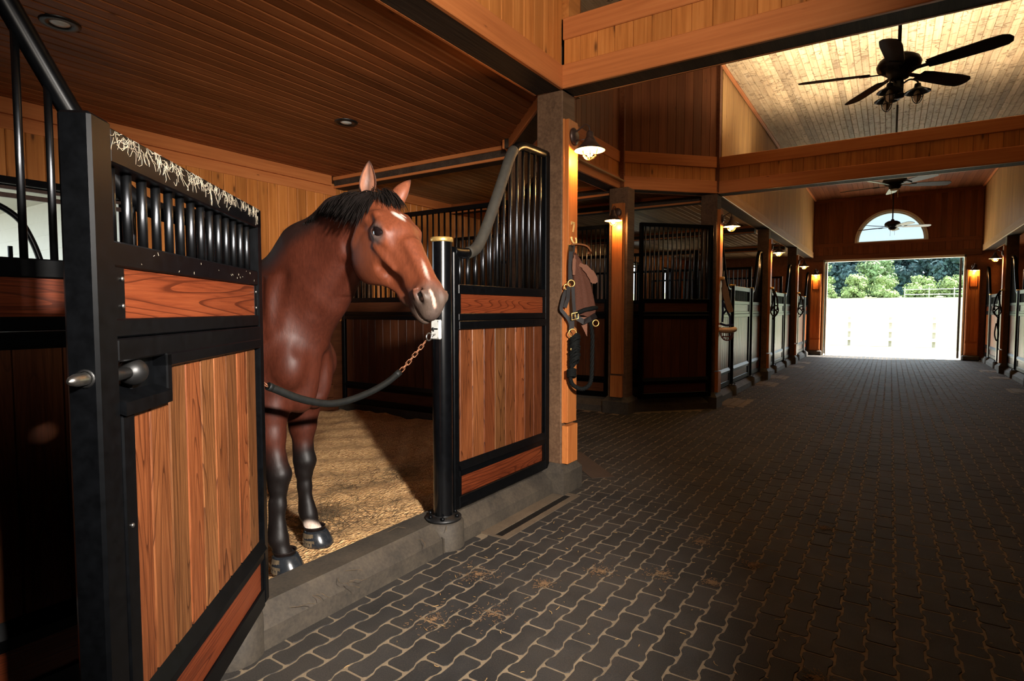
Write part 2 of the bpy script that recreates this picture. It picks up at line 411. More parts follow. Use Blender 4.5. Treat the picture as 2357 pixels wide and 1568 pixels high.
GRASSM = plain('meadow_grass', (0.17,0.20,0.08), 0.9, 0.0, 0.35, 0.5, 0.0)
YARDM = plain('stable_yard', (0.28,0.27,0.24), 0.9, 0.0, 0.1, 3, 0.0)
GRAVEL = plain('pale_gravel', (0.75,0.70,0.60), 0.9, 0.0, 0.1, 3, 0.0)
LEAF_L = plain('pale_foliage', (0.12,0.19,0.075), 0.85, 0.0, 0.5, 0.9, 0.0)
LEAF_D = plain('dark_foliage', (0.026,0.062,0.068), 0.85, 0.0, 0.5, 0.8, 0.0)
LEAF_B = plain('hedge_foliage', (0.20,0.27,0.10), 0.85, 0.0, 0.4, 0.9, 0.0)
BARK = plain('bark', (0.08,0.055,0.04), 0.9, 0.0, 0.3, 6, 0.2)
FENCEW = plain('pale_fence_wood', (0.30,0.29,0.26), 0.8, 0.0, 0.15, 8, 0.0)
DIRTM = plain('dirt_patch', (0.15,0.085,0.038), 0.95, 0.0, 0.3, 60, 0.3)
# ---------------------------------------------------------------- the building
XL, XR = -2.14, 2.14            # faces of the aisle beams
ZB, ZT1, ZT2, ZT3 = 3.14, 3.315, 3.50, 3.66
ZC, ZS = 4.98, 3.23             # aisle ceiling, stall ceiling
XBK, YP, YF = -6.3, 5.28, 21.2  # back wall of the stalls, near partition, far wall
N2 = (-2.14, 4.0); N1 = (-3.26, 5.12); F1 = (-3.16, 7.66); F2 = (-2.14, 8.72)
def structure(name, mb=None, mats=None):
    o = mb.obj(name, mats) if mb else empty(name)
    o['kind'] = 'structure'; return o

# floor: sand bed, rubber I-shaped pavers lying on it
fl = structure('floor', MB().box(-6.4, 6.4, -3.2, 21.25, -0.2, -0.0025), SAND)
HL, WW, WN, GP = 0.116, 0.0612, 0.0486, 0.0019
def paver_outline(ins):
    e = HL - GP - ins; a = WW - GP - ins; b_ = WN - GP - ins; y1, y2 = 0.066, 0.040
    k = 0.012
    return [(-a+k,-e),(a-k,-e),(a,-e+k),(a,-y1),(b_,-y2),(b_,y2),(a,y1),(a,e-k),(a-k,e),(-a+k,e),(-a,e-k),(-a,y1),(-b_,y2),(-b_,-y2),(-a,-y1),(-a,-e+k)]
_po, _pi = paver_outline(0.0), paver_outline(0.0045)
def paver_geo(mb, x, y, dz=0.0, ang=0.0):
    n = len(_po); c, s_ = math.cos(ang), math.sin(ang)
    vs = [(x+px*c-py*s_, y+px*s_+py*c, -0.007) for px, py in _po] + [(x+px*c-py*s_, y+px*s_+py*c, dz) for px, py in _pi]
    mb.add(vs, [list(range(n, 2*n))] + [(i, (i+1) % n, n+(i+1) % n, n+i) for i in range(n)])
cells = []
PX, PY = 0.1098, 0.232
for i in range(-60, 21):
    x = 0.006 + i*PX
    for j in range(-14, 93):
        y = 0.02 + j*PY + (PY/2 if i % 2 else 0)
        if y > 21.15: continue
        if -2.22 < x < 2.22 and not (x < -2.13 and 4.28 < y < 8.6): pass
        elif x <= -2.13 and -3.2 < x and 4.28 + (-2.13-x)*1.0 < y < 8.6 - (-2.13-x)*1.04: pass
        elif -6.2 < x <= -3.2 and 5.45 < y < 7.5: pass
        else: continue
        if -2.3 < x < -1.98 and 2.93 < y < 4.08: continue            # drain set into the paving
        if -2.2 < x < -1.86 and any(a < y < b for a, b in ((9.05, 9.9), (11.95, 12.65), (13.25, 13.95), (16.1, 16.8), (17.5, 18.1))): continue
        if 1.84 < x < 2.2 and any(a < y < b for a, b in ((13.3, 13.95), (15.8, 16.3), (17.4, 18.0))): continue
        cells.append((x, y))
def in_view(x, y):
    a = math.atan2(-x, y) - R(33.15)
    dpt = math.hypot(x, y)*math.cos(a)
    if dpt < 0.3: return False
    px = 1178.5 - 1332*math.tan(a); py = 784 + 1332*(1.45/dpt - math.tan(R(3)))
    return 520 < px < 2400 and py < 1610
cells.sort(key=lambda c: (not in_view(*c), c[0]**2 + c[1]**2))
_pm = MB(); paver_geo(_pm, 0, 0); paver_me = _pm.mesh('paver', PAVER)
for x, y in cells[:300]:
    o = link('paver', paver_me, fl, Matrix.Translation((x, y, random.uniform(-0.0016, 0.0012))) @ Matrix.Rotation(random.uniform(-0.012, 0.012), 4, 'Z'))
mb = MB()
for x, y in cells[300:]: paver_geo(mb, x, y, random.uniform(-0.0016, 0.0012), random.uniform(-0.01, 0.01))
o = mb.obj('paver_field', PAVER, fl); o['kind'] = 'stuff'

# kerbs under the stall fronts
def kerb(y0, y1, sgn=-1, sill=False):
    X = -2.19 if sgn < 0 else 2.19
    h = 0.165
    prof = [(0, -0.02), (0.005, 0.085), (0.085, h), (0.26, h), (0.26, -0.02)]
    vs = [(X + sgn*a, y, z) for y in (y0, y1) for a, z in prof]; n = len(prof)
    fs = [list(range(n)), list(range(n, 2*n))] + [(i, (i+1) % n, n+(i+1) % n, n+i) for i in range(n)]
    return structure('kerb', MB().add(vs, fs), CONC)
def kerb_seg(p, q):
    d = Vector((q[0]-p[0], q[1]-p[1], 0)); Ln = d.length; d.normalize(); nn = Vector((d.y, -d.x, 0))
    prof = [(0.07, -0.02), (0.065, 0.085), (-0.01, 0.165), (-0.2, 0.165), (-0.2, -0.02)]
    vs = [Vector((p[0], p[1], 0)) + d*t + nn*a + Vector((0, 0, z)) for t in (0, Ln) for a, z in prof]; n = 5
    return structure('kerb', MB().add(vs, [list(range(n)), list(range(n, 2*n))] + [(i, (i+1) % n, n+(i+1) % n, n+i) for i in range(n)]), CONC)
kerb(-3.0, 1.27); kerb(1.28, 2.60); kerb(2.61, 3.95); kerb(9.0, 13.0); kerb(13.2, 17.2); kerb(17.4, 21.1); kerb(9.0, 13.0, 1); kerb(13.2, 17.2, 1); kerb(17.4, 21.1, 1)
kerb_seg((-3.05, 7.86), (-2.26, 8.72)); kerb_seg((-6.2, 7.66), (-3.3, 7.66))

# ceilings
ce = structure('ceiling', MB().box(-3.4, 3.4, -3.2, 21.3, ZC+0.02, ZC+0.1), ROUGHW)
def ceil_boards(par, x0, x1, y0f, y1f, z, pitch, t, mat, jit=0.0, cc=0.006):
    k = int(round((x1-x0)/pitch)); p = (x1-x0)/k
    for i in range(k):
        x = x0 + i*p; y0 = y0f(x) if callable(y0f) else y0f; y1 = y1f(x+p) if callable(y1f) else y1f
        if y1 - y0 < 0.05: continue
        # v = +y, n = -z  ->  u = v x n = -x
        board('plank', p-0.0015, y1-y0, t, mat, par, (x+p, y0, z + t + random.uniform(0, jit)), (0,1,0), (0,0,-1), cc)
ceil_boards(ce, XL, XR, 3.9, 16.0, ZC, 0.089, 0.022, ROUGHW, 0.006)
ceil_boards(ce, XL, XR, 16.0, 21.2, ZC, 0.125, 0.022, PINE2)
for x in (XL, XR):
    board('crown_strip', 0.05, 12.6, 0.03, TRIMW, ce, (x + (0.05 if x < 0 else 0), 8.6, ZC), (0,1,0), (0,0,-1))
cs = structure('ceiling', MB().box(-6.5, -3.3, -3.2, 21.3, ZS+0.02, ZS+0.1).box(-3.3, -2.4, -3.2, 4.05, ZS+0.02, ZS+0.1).box(-3.2, -2.4, 8.9, 21.3, ZS+0.02, ZS+0.1), BEAMW)
ceil_boards(cs, -6.3, -2.41, -1.5, lambda x: min(5.26, 4.2 + (-2.41-x)*1.0), ZS, 0.111, 0.02, CEILW, 0.0, 0.011)
ceil_boards(cs, -6.3, -2.41, lambda x: max(5.4, (7.85 + (x+3.16)*1.04) if x > -3.22 else 5.4), 21.15, ZS, 0.122, 0.02, CEILDAY)
structure('ceiling', MB().box(2.4, 6.5, -3.2, 21.3, ZS, ZS+0.1), CEILW)

# outer walls (solid backing) with boards on the faces the room shows
def hwall(name, x, y0, y1, z0, z1, t=0.12, holes=()):
    mb = MB(); ys = sorted([y0, y1] + [v for h in holes for v in h[:2]])
    for a, b in zip(ys[:-1], ys[1:]):
        h = [q for q in holes if abs(q[0]-a) < 1e-6]
        if h: mb.box(x-t, x, a, b, z0, h[0][2]); mb.box(x-t, x, a, b, h[0][3], z1)
        else: mb.box(x-t, x, a, b, z0, z1)
    return structure(name, mb, OAKD)
WIN = [(1.15, 2.72, 1.45, 2.52), (10.55, 11.25, 1.5, 2.42), (12.15, 12.55, 1.5, 2.42), (15.9, 16.7, 1.5, 2.8), (18.7, 19.4, 1.5, 2.8)]
wb = hwall('wall_left', XBK-0.02, -3.2, 21.3, 0, 3.3, 0.12, WIN)
yy = -1.6
while yy < 21.1:
    p = 0.137; z0 = 1.33
    for h in WIN:
        if h[0]-0.12 < yy < h[1]: z0 = h[3] + 0.03
    if z0 > 1.4:
        board('plank', p-0.003, 3.14-z0, 0.02, PINE, wb, (XBK-0.02, yy, z0), (0,0,1), (1,0,0), 0.008)
        if any(h[0]-0.12 < yy < h[1] and h[2] > 1 for h in WIN): pass
    else:
        board('plank', p-0.003, 3.14-1.3, 0.02, PINE, wb, (XBK-0.02, yy, 1.3), (0,0,1), (1,0,0), 0.008)
    yy += p
board('crown_board', 0.14, 7.0, 0.03, TRIMW, wb, (XBK-0.02, -1.7, 3.12), (0,1,0), (1,0,0))    # u = y x x = -z
structure('trim_1', MB().box(XBK, XBK+0.05, -1.6, 5.2, 3.1, 3.23), TRIMW)
structure('trim_2', MB().box(XBK, XBK+0.05, 5.5, 21.1, 3.1, 3.23), TRIMW)
mb = MB()
for k in range(7): mb.box(XBK-0.01, XBK+0.02, -1.6, 1.1, 0.1+k*0.175, 0.27+k*0.175, 0.004).box(XBK-0.01, XBK+0.02, 2.8, 5.2, 0.1+k*0.175, 0.27+k*0.175, 0.004)
structure('trim_3', mb, OAKD)
structure('wall_right', MB().box(2.42, 2.54, -3.2, 8.8, 0, 5.1).box(6.3, 6.42, 8.7, 21.3, 0, 3.3).box(2.42, 6.4, 8.7, 8.8, 0, 3.3), OAKD)  # unseen near stretch added to stop sky light leaking in
structure('sky_block_roof', MB().box(-6.7, 6.7, -3.3, 21.4, 5.12, 5.2), OAKD)  # unseen cover added to keep sky light out of the gaps
structure('sky_block_attic', MB().box(-6.6, -6.45, -3.3, 21.4, 3.3, 5.12).box(6.45, 6.6, -3.3, 21.4, 3.3, 5.12), OAKD)  # unseen sides of the same added sky light seal
structure('wall_near', MB().box(-6.5, 6.5, -3.3, -3.2, 0, 5.1), OAKD)

# beams with their boarded faces
def beam(name, p, q, inner_up=ZT3, width=0.25, face='left', wall_to=None, both=True, mats=(TRIMW, PINE), pitch=0.137):
    """p->q along the aisle-side bottom edge; the beam body lies to the `face` side of that line"""
    d = Vector((q[0]-p[0], q[1]-p[1], 0)); Ln = d.length; d.normalize()
    side = Vector((-d.y, d.x, 0)) if face == 'left' else Vector((d.y, -d.x, 0))
    n = -side
    P = Vector((p[0], p[1], 0))
    fr = frame(P, d, side, (0,0,1)) if face == 'left' else frame(P, d, side, (0,0,-1))
    top = wall_to or inner_up
    mb = MB()
    def bx(a0, a1, s0, s1, z0, z1):
        vs = []
        for (a, s_, z) in ((a0,s0,z0),(a1,s0,z0),(a1,s1,z0),(a0,s1,z0),(a0,s0,z1),(a1,s0,z1),(a1,s1,z1),(a0,s1,z1)):
            vs.append(P + d*a + side*s_ + Vector((0,0,z)))
        mb.add(vs, [(0,3,2,1),(4,5,6,7),(0,1,5,4),(1,2,6,5),(2,3,7,6),(3,0,4,7)])
    bx(0, Ln, 0.03, width-0.025, ZB, 3.66)
    if wall_to: bx(0, Ln, 0.03, 0.14, 3.6, top)
    root = structure(name, mb, BEAMW)
    up = Vector((0,0,1))
    def horiz(z0, z1, off, t, s_n=1):
        nn = n*s_n
        v = d if (d.cross(nn)).z < 0 else -d            # u = v x n must point down or up; origin chosen to suit
        u = v.cross(nn)
        base = P + (side*off)
        o_ = base + (d*Ln if v.dot(d) < 0 else Vector())
        o_ = o_ + up*(z1 if u.z < 0 else z0)
        board('trim_board', z1-z0, Ln, t, mats[0], root, o_, v, nn, 0.006)
    def vert(z0, z1, off, s_n=1):
        nn = n*s_n; u = up.cross(nn)
        o_ = P + side*off + (Vector() if u.dot(d) > 0 else d*Ln) + up*z0
        boards('plank', root, o_, Ln, z1-z0, up, nn, pitch, 0.012, mats[1], 0.004)
    horiz(ZB-0.002, ZT1, 0.03, 0.03)
    if wall_to is None:
        vert(ZT1, ZT2, 0.03); horiz(ZT2, ZT3, 0.03, 0.026)
    else:
        if wall_to == 'tri': pass
        vert(ZT1, top, 0.03)
    if both: horiz(ZB-0.002, ZT1, width-0.025, 0.025, -1)
    return root
def oct_wall(name, p, q, face):
    """boarded octagon side: beam trims below, boards above"""
    r = beam(name, p, q, face=face, mats=(TRIMW, PINE))
    d = Vector((q[0]-p[0], q[1]-p[1], 0)); Ln = d.length; d.normalize()
    side = Vector((-d.y, d.x, 0)) if face == 'left' else Vector((d.y, -d.x, 0)); n = -side; P = Vector((p[0], p[1], 0))
    up = Vector((0,0,1)); u = up.cross(n)
    boards('plank', r, P + side*0.03 + (Vector() if u.dot(d) > 0 else d*Ln) + up*ZT3, Ln, ZC-ZT3, up, n, 0.137, 0.012, PINE2, 0.004)
    mb = MB(); vs = []
    for (a, s_, z) in ((0,.03,3.6),(Ln,.03,3.6),(Ln,.14,3.6),(0,.14,3.6),(0,.03,ZC),(Ln,.03,ZC),(Ln,.14,ZC),(0,.14,ZC)): vs.append(P + d*a + side*s_ + up*z)
    mb.add(vs, [(0,3,2,1),(4,5,6,7),(0,1,5,4),(1,2,6,5),(2,3,7,6),(3,0,4,7)]); mb.obj('backing', OAKD, r)
    return r
beam('trim_4', (XL, -3.1), (XL, 4.0), face='left', wall_to=ZC, width=0.27)                 # over the near stalls
beam('trim_5', (XL, 3.98), (XR, 3.98), face='left', width=0.235)                             # near cross beam
oct_wall('trim_6', (XL+0.02, 4.2), (N1[0]-0.04, N1[1]+0.26), 'left')
oct_wall('trim_7', (-3.2, 5.1), (-3.2, 7.7), 'left')
oct_wall('trim_8', F1, F2, 'left')
beam('trim_9', (XL, 8.74), (XR, 8.74), face='left', width=0.26)                             # far cross beam
beam('trim_10', (XL, 9.0), (XL, 21.18), face='left', wall_to=ZC, width=0.27, mats=(DAYT, DAYB), pitch=0.11)
beam('trim_11', (XR, 9.0), (XR, 21.18), face='right', wall_to=ZC, width=0.27, mats=(DAYT, DAYB), pitch=0.11)
structure('wall_octagon', MB().box(-2.3, -2.1+0.0, 4.0, 4.19, ZT3, ZC), PINE)
structure('trim_12', MB().box(2.14, 2.4, -3.1, 4.0, ZB, ZC).box(2.14, 2.4, 4.0, 9.0, ZB, ZC), OAKD)
for i_, (x_, y_) in enumerate((F2, F1, (-3.18, 5.14), (-2.16, 4.2))):
    structure('trim_%d' % (30+i_), MB().box(x_-0.10, x_+0.012, y_-0.012, y_+0.10, 3.16, ZC), PINE2)
for i_, y_ in enumerate((YP+0.08, 7.76)):
    structure('kerb', MB().box(-6.3, -3.3 if i_ else -3.4, y_-0.06, y_+0.06, -0.02, 0.19), CONC)
# cross beams under the stall ceiling
for i, (y, x0, x1) in enumerate(((YP, -6.3, -3.36), (7.72, -6.3, -3.3), (9.0, -6.3, -2.45), (13.1, -6.3, -2.45), (17.3, -6.3, -2.45))):
    b_ = structure('trim_%d' % (13+i), MB().box(x0, x1, y, y+0.16, 3.08, ZS), BEAMW)
    board('trim_board', 0.045, x1-x0, 0.02, TRIMW, b_, (x0, y, ZS), (1,0,0), (0,-1,0))
    board('trim_board', 0.03, x1-x0, 0.02, TRIMW, b_, (x0, y, 3.108), (1,0,0), (0,-1,0))

# far gable wall with door opening and half-round window
fw = structure('wall_far', MB().box(-6.4, -1.83, YF+0.04, YF+0.16, 0, 5.1).box(1.77, 6.4, YF+0.04, YF+0.16, 0, 5.1).box(-1.83, 1.77, YF+0.04, YF+0.16, 3.04, 3.56)
     .box(-1.83, -0.985, YF+0.04, YF+0.16, 3.56, 5.1).box(0.86, 1.77, YF+0.04, YF+0.16, 3.56, 5.1).box(-1.02, 0.90, YF+0.04, YF+0.16, 4.52, 5.1), PINE2)
AX, AZ, AR = -0.06, 3.575, 0.935
mb = MB()                              # arch spandrels behind the boards
for k in range(16):
    a0, a1 = PI*k/16, PI*(k+1)/16
    x0, x1 = AX+AR*math.cos(a0), AX+AR*math.cos(a1)
    mb.add([(x0,YF+0.03,AZ+AR*math.sin(a0)),(x1,YF+0.03,AZ+AR*math.sin(a1)),(x1,YF+0.03,4.56),(x0,YF+0.03,4.56)], [(0,1,2,3)])
    mb.add([(x0,YF+0.03,AZ+AR*math.sin(a0)),(x1,YF+0.03,AZ+AR*math.sin(a1)),(x1,YF+0.16,AZ+AR*math.sin(a1)),(x0,YF+0.16,AZ+AR*math.sin(a0))], [(0,1,2,3)])
mb.obj('spandrel', PINE2, fw)
x = XL
while x < XR - 0.01:
    p = min(0.1375, XR-x); xa, xb = x, x+p-0.002
    def arch(xq): return AZ + math.sqrt(max(0, (AR+0.005)**2 - (xq-AX)**2)) if abs(xq-AX) < AR else AZ
    xs = [xa, xa+(xb-xa)/3, xa+2*(xb-xa)/3, xb]
    poly = [(q, max(3.575, arch(q))) for q in xs] + [(xb, 4.9), (xa, 4.9)]
    m_ = MB().prism(poly, 0, 0.025); me = m_.mesh('plank', PINE2)
    # local x,y in plane, extrude along local z = -y world
    o = link('plank', me, fw, Matrix(((1,0,0,0),(0,0,-1,YF+0.025),(0,1,0,0),(0,0,0,1))))
    if not (xa > -1.9 and xb < 1.85) or True:
        board('plank', p-0.002, 0.26, 0.02, PINE2, fw, (xa, YF+0.02, 3.2), (0,0,1), (0,-1,0))
    x += p
for z0, z1 in ((3.04, 3.2), (3.46, 3.572), (4.88, 4.98)):
    board('trim_board', z1-z0, XR-XL, 0.035, PINE2, fw, (XL, YF+0.02, z1), (1,0,0), (0,-1,0))
w1 = structure('window_1')
mb = MB()
for r0, r1, y0, y1 in ((0.875, 0.94, YF-0.03, YF+0.1), (0.83, 0.872, YF+0.02, YF+0.1)):
    n = 28; vs = []
    for k in range(n+1):
        a = PI*k/n
        for (r_, y_) in ((r0,y0),(r1,y0),(r1,y1),(r0,y1)): vs.append((AX+r_*math.cos(a), y_, AZ+r_*math.sin(a)))
    fs = [(4*k+j, 4*k+(j+1) % 4, 4*k+4+(j+1) % 4, 4*k+4+j) for k in range(n) for j in range(4)]
    mb.add(vs, fs)
mb.box(AX-0.94, AX+0.94, YF-0.03, YF+0.1, AZ-0.03, AZ)
mb.obj('window_frame', WHITEF, w1)
mb = MB(); mb.add([(AX+0.87*math.cos(PI*k/24), YF+0.07, AZ+0.87*math.sin(PI*k/24)) for k in range(25)], [list(range(25))])
mb.obj('pane', DIMG, w1)
d1 = structure('door_1')
MB().box(-1.845, -1.80, YF-0.02, YF+0.17, 0, 3.06).box(-1.76, -1.735, YF+0.02, YF+0.2, 0, 3.0).box(1.745, 1.785, YF-0.02, YF+0.17, 0, 3.06).box(-1.84, 1.785, YF-0.02, YF+0.17, 2.99, 3.055).obj('door_frame', WHITEF, d1)
MB().box(1.66, 1.715, YF+0.18, YF+0.26, 0.03, 2.98, 0.004).obj('sliding_leaf', BEAMW, d1)
MB().box(-1.80, -1.765, YF+0.18, YF+0.26, 0.03, 2.98, 0.004).obj('sliding_leaf', BEAMW, d1)

# stall windows in the left wall
for i, (y0, y1, z0, z1) in enumerate(WIN):
    wn_ = structure('window_%d' % (2+i))
    x0, x1 = XBK-0.13, XBK+0.02
    MB().box(x0, x1+0.02, y0-0.05, y1+0.05, z1, z1+0.06).box(x0, x1+0.02, y0-0.05, y1+0.05, z0-0.06, z0).box(x0, x1+0.02, y0-0.05, y0, z0, z1).box(x0, x1+0.02, y1, y1+0.05, z0, z1).obj('window_frame', BLACK, wn_)
    MB().box(x0+0.02, x0+0.05, y0, y1, z1-0.10, z1-0.06).box(x0+0.02, x0+0.05, y0, y1, z1-0.028, z1).obj('sash', BRONZE, wn_)
    MB().add([(x0+0.03, y0, z0), (x0+0.03, y1, z0), (x0+0.03, y1, z1), (x0+0.03, y0, z1)], [(0,1,2,3)]).obj('pane', GLASS, wn_)
    if i == 0:   # bowed tube guard low in the stall window
        mb = MB(); mb.tube(catmull([(x1+0.05, 2.06, 1.42), (x1+0.05, 2.02, 1.8), (x1+0.05, 1.94, 2.08), (x1+0.05, 1.83, 2.26), (x1+0.05, 1.6, 2.36), (x1+0.05, 1.16, 2.36)], 6), 0.026, 8)
        for y in (1.3, 1.55, 1.8): mb.tube([(x1+0.05, y, 1.42), (x1+0.05, y, 2.2 - max(0, y-1.5)*0.7)], 0.018, 8)
        mb.obj('window_guard', BLACK, wn_)
# ---------------------------------------------------------------- stall fronts (local frame: x along, -y is the front, z up)
ZK = 0.19
CURVE = [(0.02,1.81),(0.15,1.812),(0.26,1.85),(0.342,1.942),(0.446,2.116),(0.586,2.373),(0.666,2.521),(0.722,2.59),(0.80,2.635),(0.9,2.648),(1.2,2.654)]
def curve_pts(Ln, side):
    c = [(x if x < 0.9 else 0.9 + (x-0.9)*(Ln-0.92)/0.3, z) for x, z in CURVE]
    c = catmull([(x, 0, z) for x, z in c], 5)
    if side == 'right': c = [Vector((Ln-p.x, 0, p.z)) for p in c][::-1]      # high end at x=0
    return c
def curve_z(pts, x):
    for a, b in zip(pts[:-1], pts[1:]):
        if a.x <= x <= b.x: return a.z + (b.z-a.z)*((x-a.x)/max(1e-6, b.x-a.x))
    return pts[0].z if x < pts[0].x else pts[-1].z
def place(root): return wm(root)
def infill(root, Ln, x0, x1, oak=OAK, oakr=OAKR, detail=True, pitch=0.137, lower=True):
    """upper board, planks, lower board between x0..x1"""
    W = wm(root)
    def bd(name, wd, ln, t, mat, o, v, n): return link(name, board_mesh(wd, ln, t, mat, 0.004), root, frame(o, Vector(v).cross(Vector(n)), v, n), False)
    bd('upper_board', 0.13, x1-x0, 0.03, oakr, (x0, 0.015, 1.555), (1,0,0), (0,-1,0))
    bd('lower_board', 0.14, x1-x0, 0.03, oakr, (x0, 0.015, 0.405), (1,0,0), (0,-1,0))
    k = max(1, int(round((x1-x0)/pitch))); p = (x1-x0)/k
    if detail:
        for i in range(k): bd('plank', p-0.003, 0.87, 0.03, oak, (x0+i*p, 0.015, 0.47), (0,0,1), (0,-1,0))
    else:
        mb = MB()
        for i in range(k): mb.box(x0+i*p, x0+(i+1)*p-0.006, -0.015, 0.015, 0.47, 1.34)
        o = mb.obj('planks', OAK_Y if oak is OAK else oak, root, None, False); o.matrix_basis = Matrix.Identity(4); o['kind'] = 'stuff'
OAK_Y = wood('red_oak_upright', (0.13,0.028,0.008), (0.30,0.085,0.024), (0.42,0.145,0.045), rough=0.38, grain=110, var=0.28, cath=0.1, bmp=0.2, axis=2)
def part(root, name, mb, mat): return mb.obj(name, mat, root, None, False)
def rails(root, Ln, x0, x1, zbot=ZK):
    t = 0.028
    part(root, 'rail', MB().box(x0, x1, -t, t, 1.552, 1.612, 0.004), BLACK)
    mb = MB().box(x0, x1, -t, t, 1.385, 1.43, 0.004).box(x0, x1, -t-0.004, t, 1.328, 1.383, 0.004)
    part(root, 'rail', mb, BLACK)
    mb = MB().box(x0, x1, -t, t, 0.395, 0.437, 0.003)
    mb.add([(x0,-t+0.01,0.487),(x1,-t+0.01,0.487),(x1,-t-0.012,0.44),(x0,-t-0.012,0.44),(x0,t,0.487),(x1,t,0.487),(x1,t,0.437),(x0,t,0.437),(x1,-t-0.012,0.436),(x0,-t-0.012,0.436)],
           [(0,1,2,3),(3,2,8,9),(4,5,1,0),(9,8,6,7),(7,6,5,4),(0,3,9,7,4),(1,5,6,8,2)])
    part(root, 'rail', mb, BLACK)
    part(root, 'rail', MB().box(x0, x1, -t, t, zbot, 0.268, 0.004), BLACK)
def stall_panel(name, Ln, side, loc, rz, label, group=None, detail=True, nb=13, oak=OAK, oakr=OAKR, dusty=False, flat=None, endw=0.065):
    """side: 'left' low end at x=0, 'right' low end at x=L, None straight top at height flat"""
    root = empty(name, loc, rz, label, 'stall partition', group)
    t = 0.028
    if side: pts = curve_pts(Ln, side)
    else: pts = [Vector((0.02,0,flat)), Vector((Ln-0.02,0,flat))]
    zl, zr = pts[0].z, pts[-1].z
    part(root, 'stile', MB().box(0, 0.05, -t, t, ZK, zl, 0.005), BLACK)
    part(root, 'stile', MB().box(Ln-endw, Ln, -t, t, ZK, zr, 0.005), BLACK)
    rails(root, Ln, 0.05, Ln-endw)
    for xa, xb in ((0.05, 0.075), (Ln-endw-0.03, Ln-endw)):
        part(root, 'corner_tab', MB().box(xa, xb, -0.022, 0.02, 1.43, 1.552), BLACK); part(root, 'corner_tab', MB().box(xa, xb, -0.022, 0.02, 0.268, 0.395), BLACK)
    infill(root, Ln, 0.075, Ln-endw-0.03, oak, oakr, detail)
    r = 0.034 if side else 0.03
    if side and dusty:
        i0, i1 = (6, len(pts)-16) if side == 'left' else (16, len(pts)-7)
        segs = [(0, i0+1, BLACK), (i0, i1+1, DUSTY), (i1, len(pts), BLACK)]
        for a, b, m in segs: part(root, 'top_tube' if m is BLACK else 'rubber_sleeve', MB().tube(pts[a:b], r + (0.004 if m is DUSTY else 0), 12), m)
    elif side: part(root, 'top_tube', MB().tube(pts, r, 10), BLACK)
    else: part(root, 'top_rail', MB().box(0, Ln, -0.026, 0.026, flat-0.025, flat+0.025, 0.004), BLACK)
    xs = [0.05 + (Ln-endw-0.05)*(i+0.5)/nb for i in range(nb)]
    if detail:
        for x in xs: part(root, 'bar', MB().tube([(x,0,1.60),(x,0,curve_z(pts, x)-0.01)], 0.0115, 8), BARM)
    else:
        mb = MB()
        for x in xs: mb.tube([(x,0,1.60),(x,0,curve_z(pts, x)-0.01)], 0.0115, 5, False)
        part(root, 'bars', mb, BLACK)['kind'] = 'stuff'
    return root
def door_leaf(name, Ln, loc, rz, label, group=None, detail=True, nb=14, ztop=1.87, hero=False):
    root = empty(name, loc, rz, label, 'stall door', group)
    t = 0.03; E_ = 0.085
    part(root, 'stile', MB().box(0, 0.05, -t, t, ZK+0.01, ztop-0.01, 0.005), BLACK)
    part(root, 'stile', MB().box(Ln-E_, Ln, -0.034, 0.034, 0.10 if hero else ZK, ztop+0.01, 0.007), BLACK)
    tr = part(root, 'top_rail', MB().box(0.0, Ln-E_, -t, t, ztop-0.08, ztop, 0.004), BLACK)
    rails(root, Ln, 0.05, Ln-E_, ZK)
    for xa, xb in ((0.05, 0.075), (Ln-E_-0.055, Ln-E_)):
        part(root, 'corner_tab', MB().box(xa, xb, -0.022, 0.02, 1.43, 1.552), BLACK); part(root, 'corner_tab', MB().box(xa, xb, -0.022, 0.02, 0.268, 0.395), BLACK)
    xs = [0.06 + (Ln-E_-0.07)*(i+0.5)/nb for i in range(nb)]
    if detail:
        for x in xs: part(root, 'bar', MB().tube([(x,0,1.60),(x,0,ztop-0.06)], 0.0125, 8), BARM)
    else:
        mb = MB()
        for x in xs: mb.tube([(x,0,1.60),(x,0,ztop-0.06)], 0.012, 5, False)
        part(root, 'bars', mb, BLACK)['kind'] = 'stuff'
    return root
def round_post(loc, label, group=None, plate=None, n=24):
    root = empty('round_post', loc, 0, label, 'post', group)
    part(root, 'tube', MB().lathe([(0.061,0.0),(0.061,1.70)], n), POSTM)
    part(root, 'cap', MB().lathe([(0.0,1.695),(0.067,1.695),(0.069,1.70),(0.069,1.717),(0.066,1.722),(0.0,1.726)], n), BRASS)
    part(root, 'flange', MB().lathe([(0.0,0.0),(0.112,0.0),(0.112,0.014),(0.066,0.02),(0.061,0.028)], n), BLACKM)
    for a in (0.3, 1.3, 2.3, 3.4, 4.35, 5.35):
        part(root, 'bolt', MB().ell((0.09*math.cos(a), 0.09*math.sin(a), 0.022), (0.013,0.013,0.016), 8, 5), BLACK)
    return root
XS = -2.28
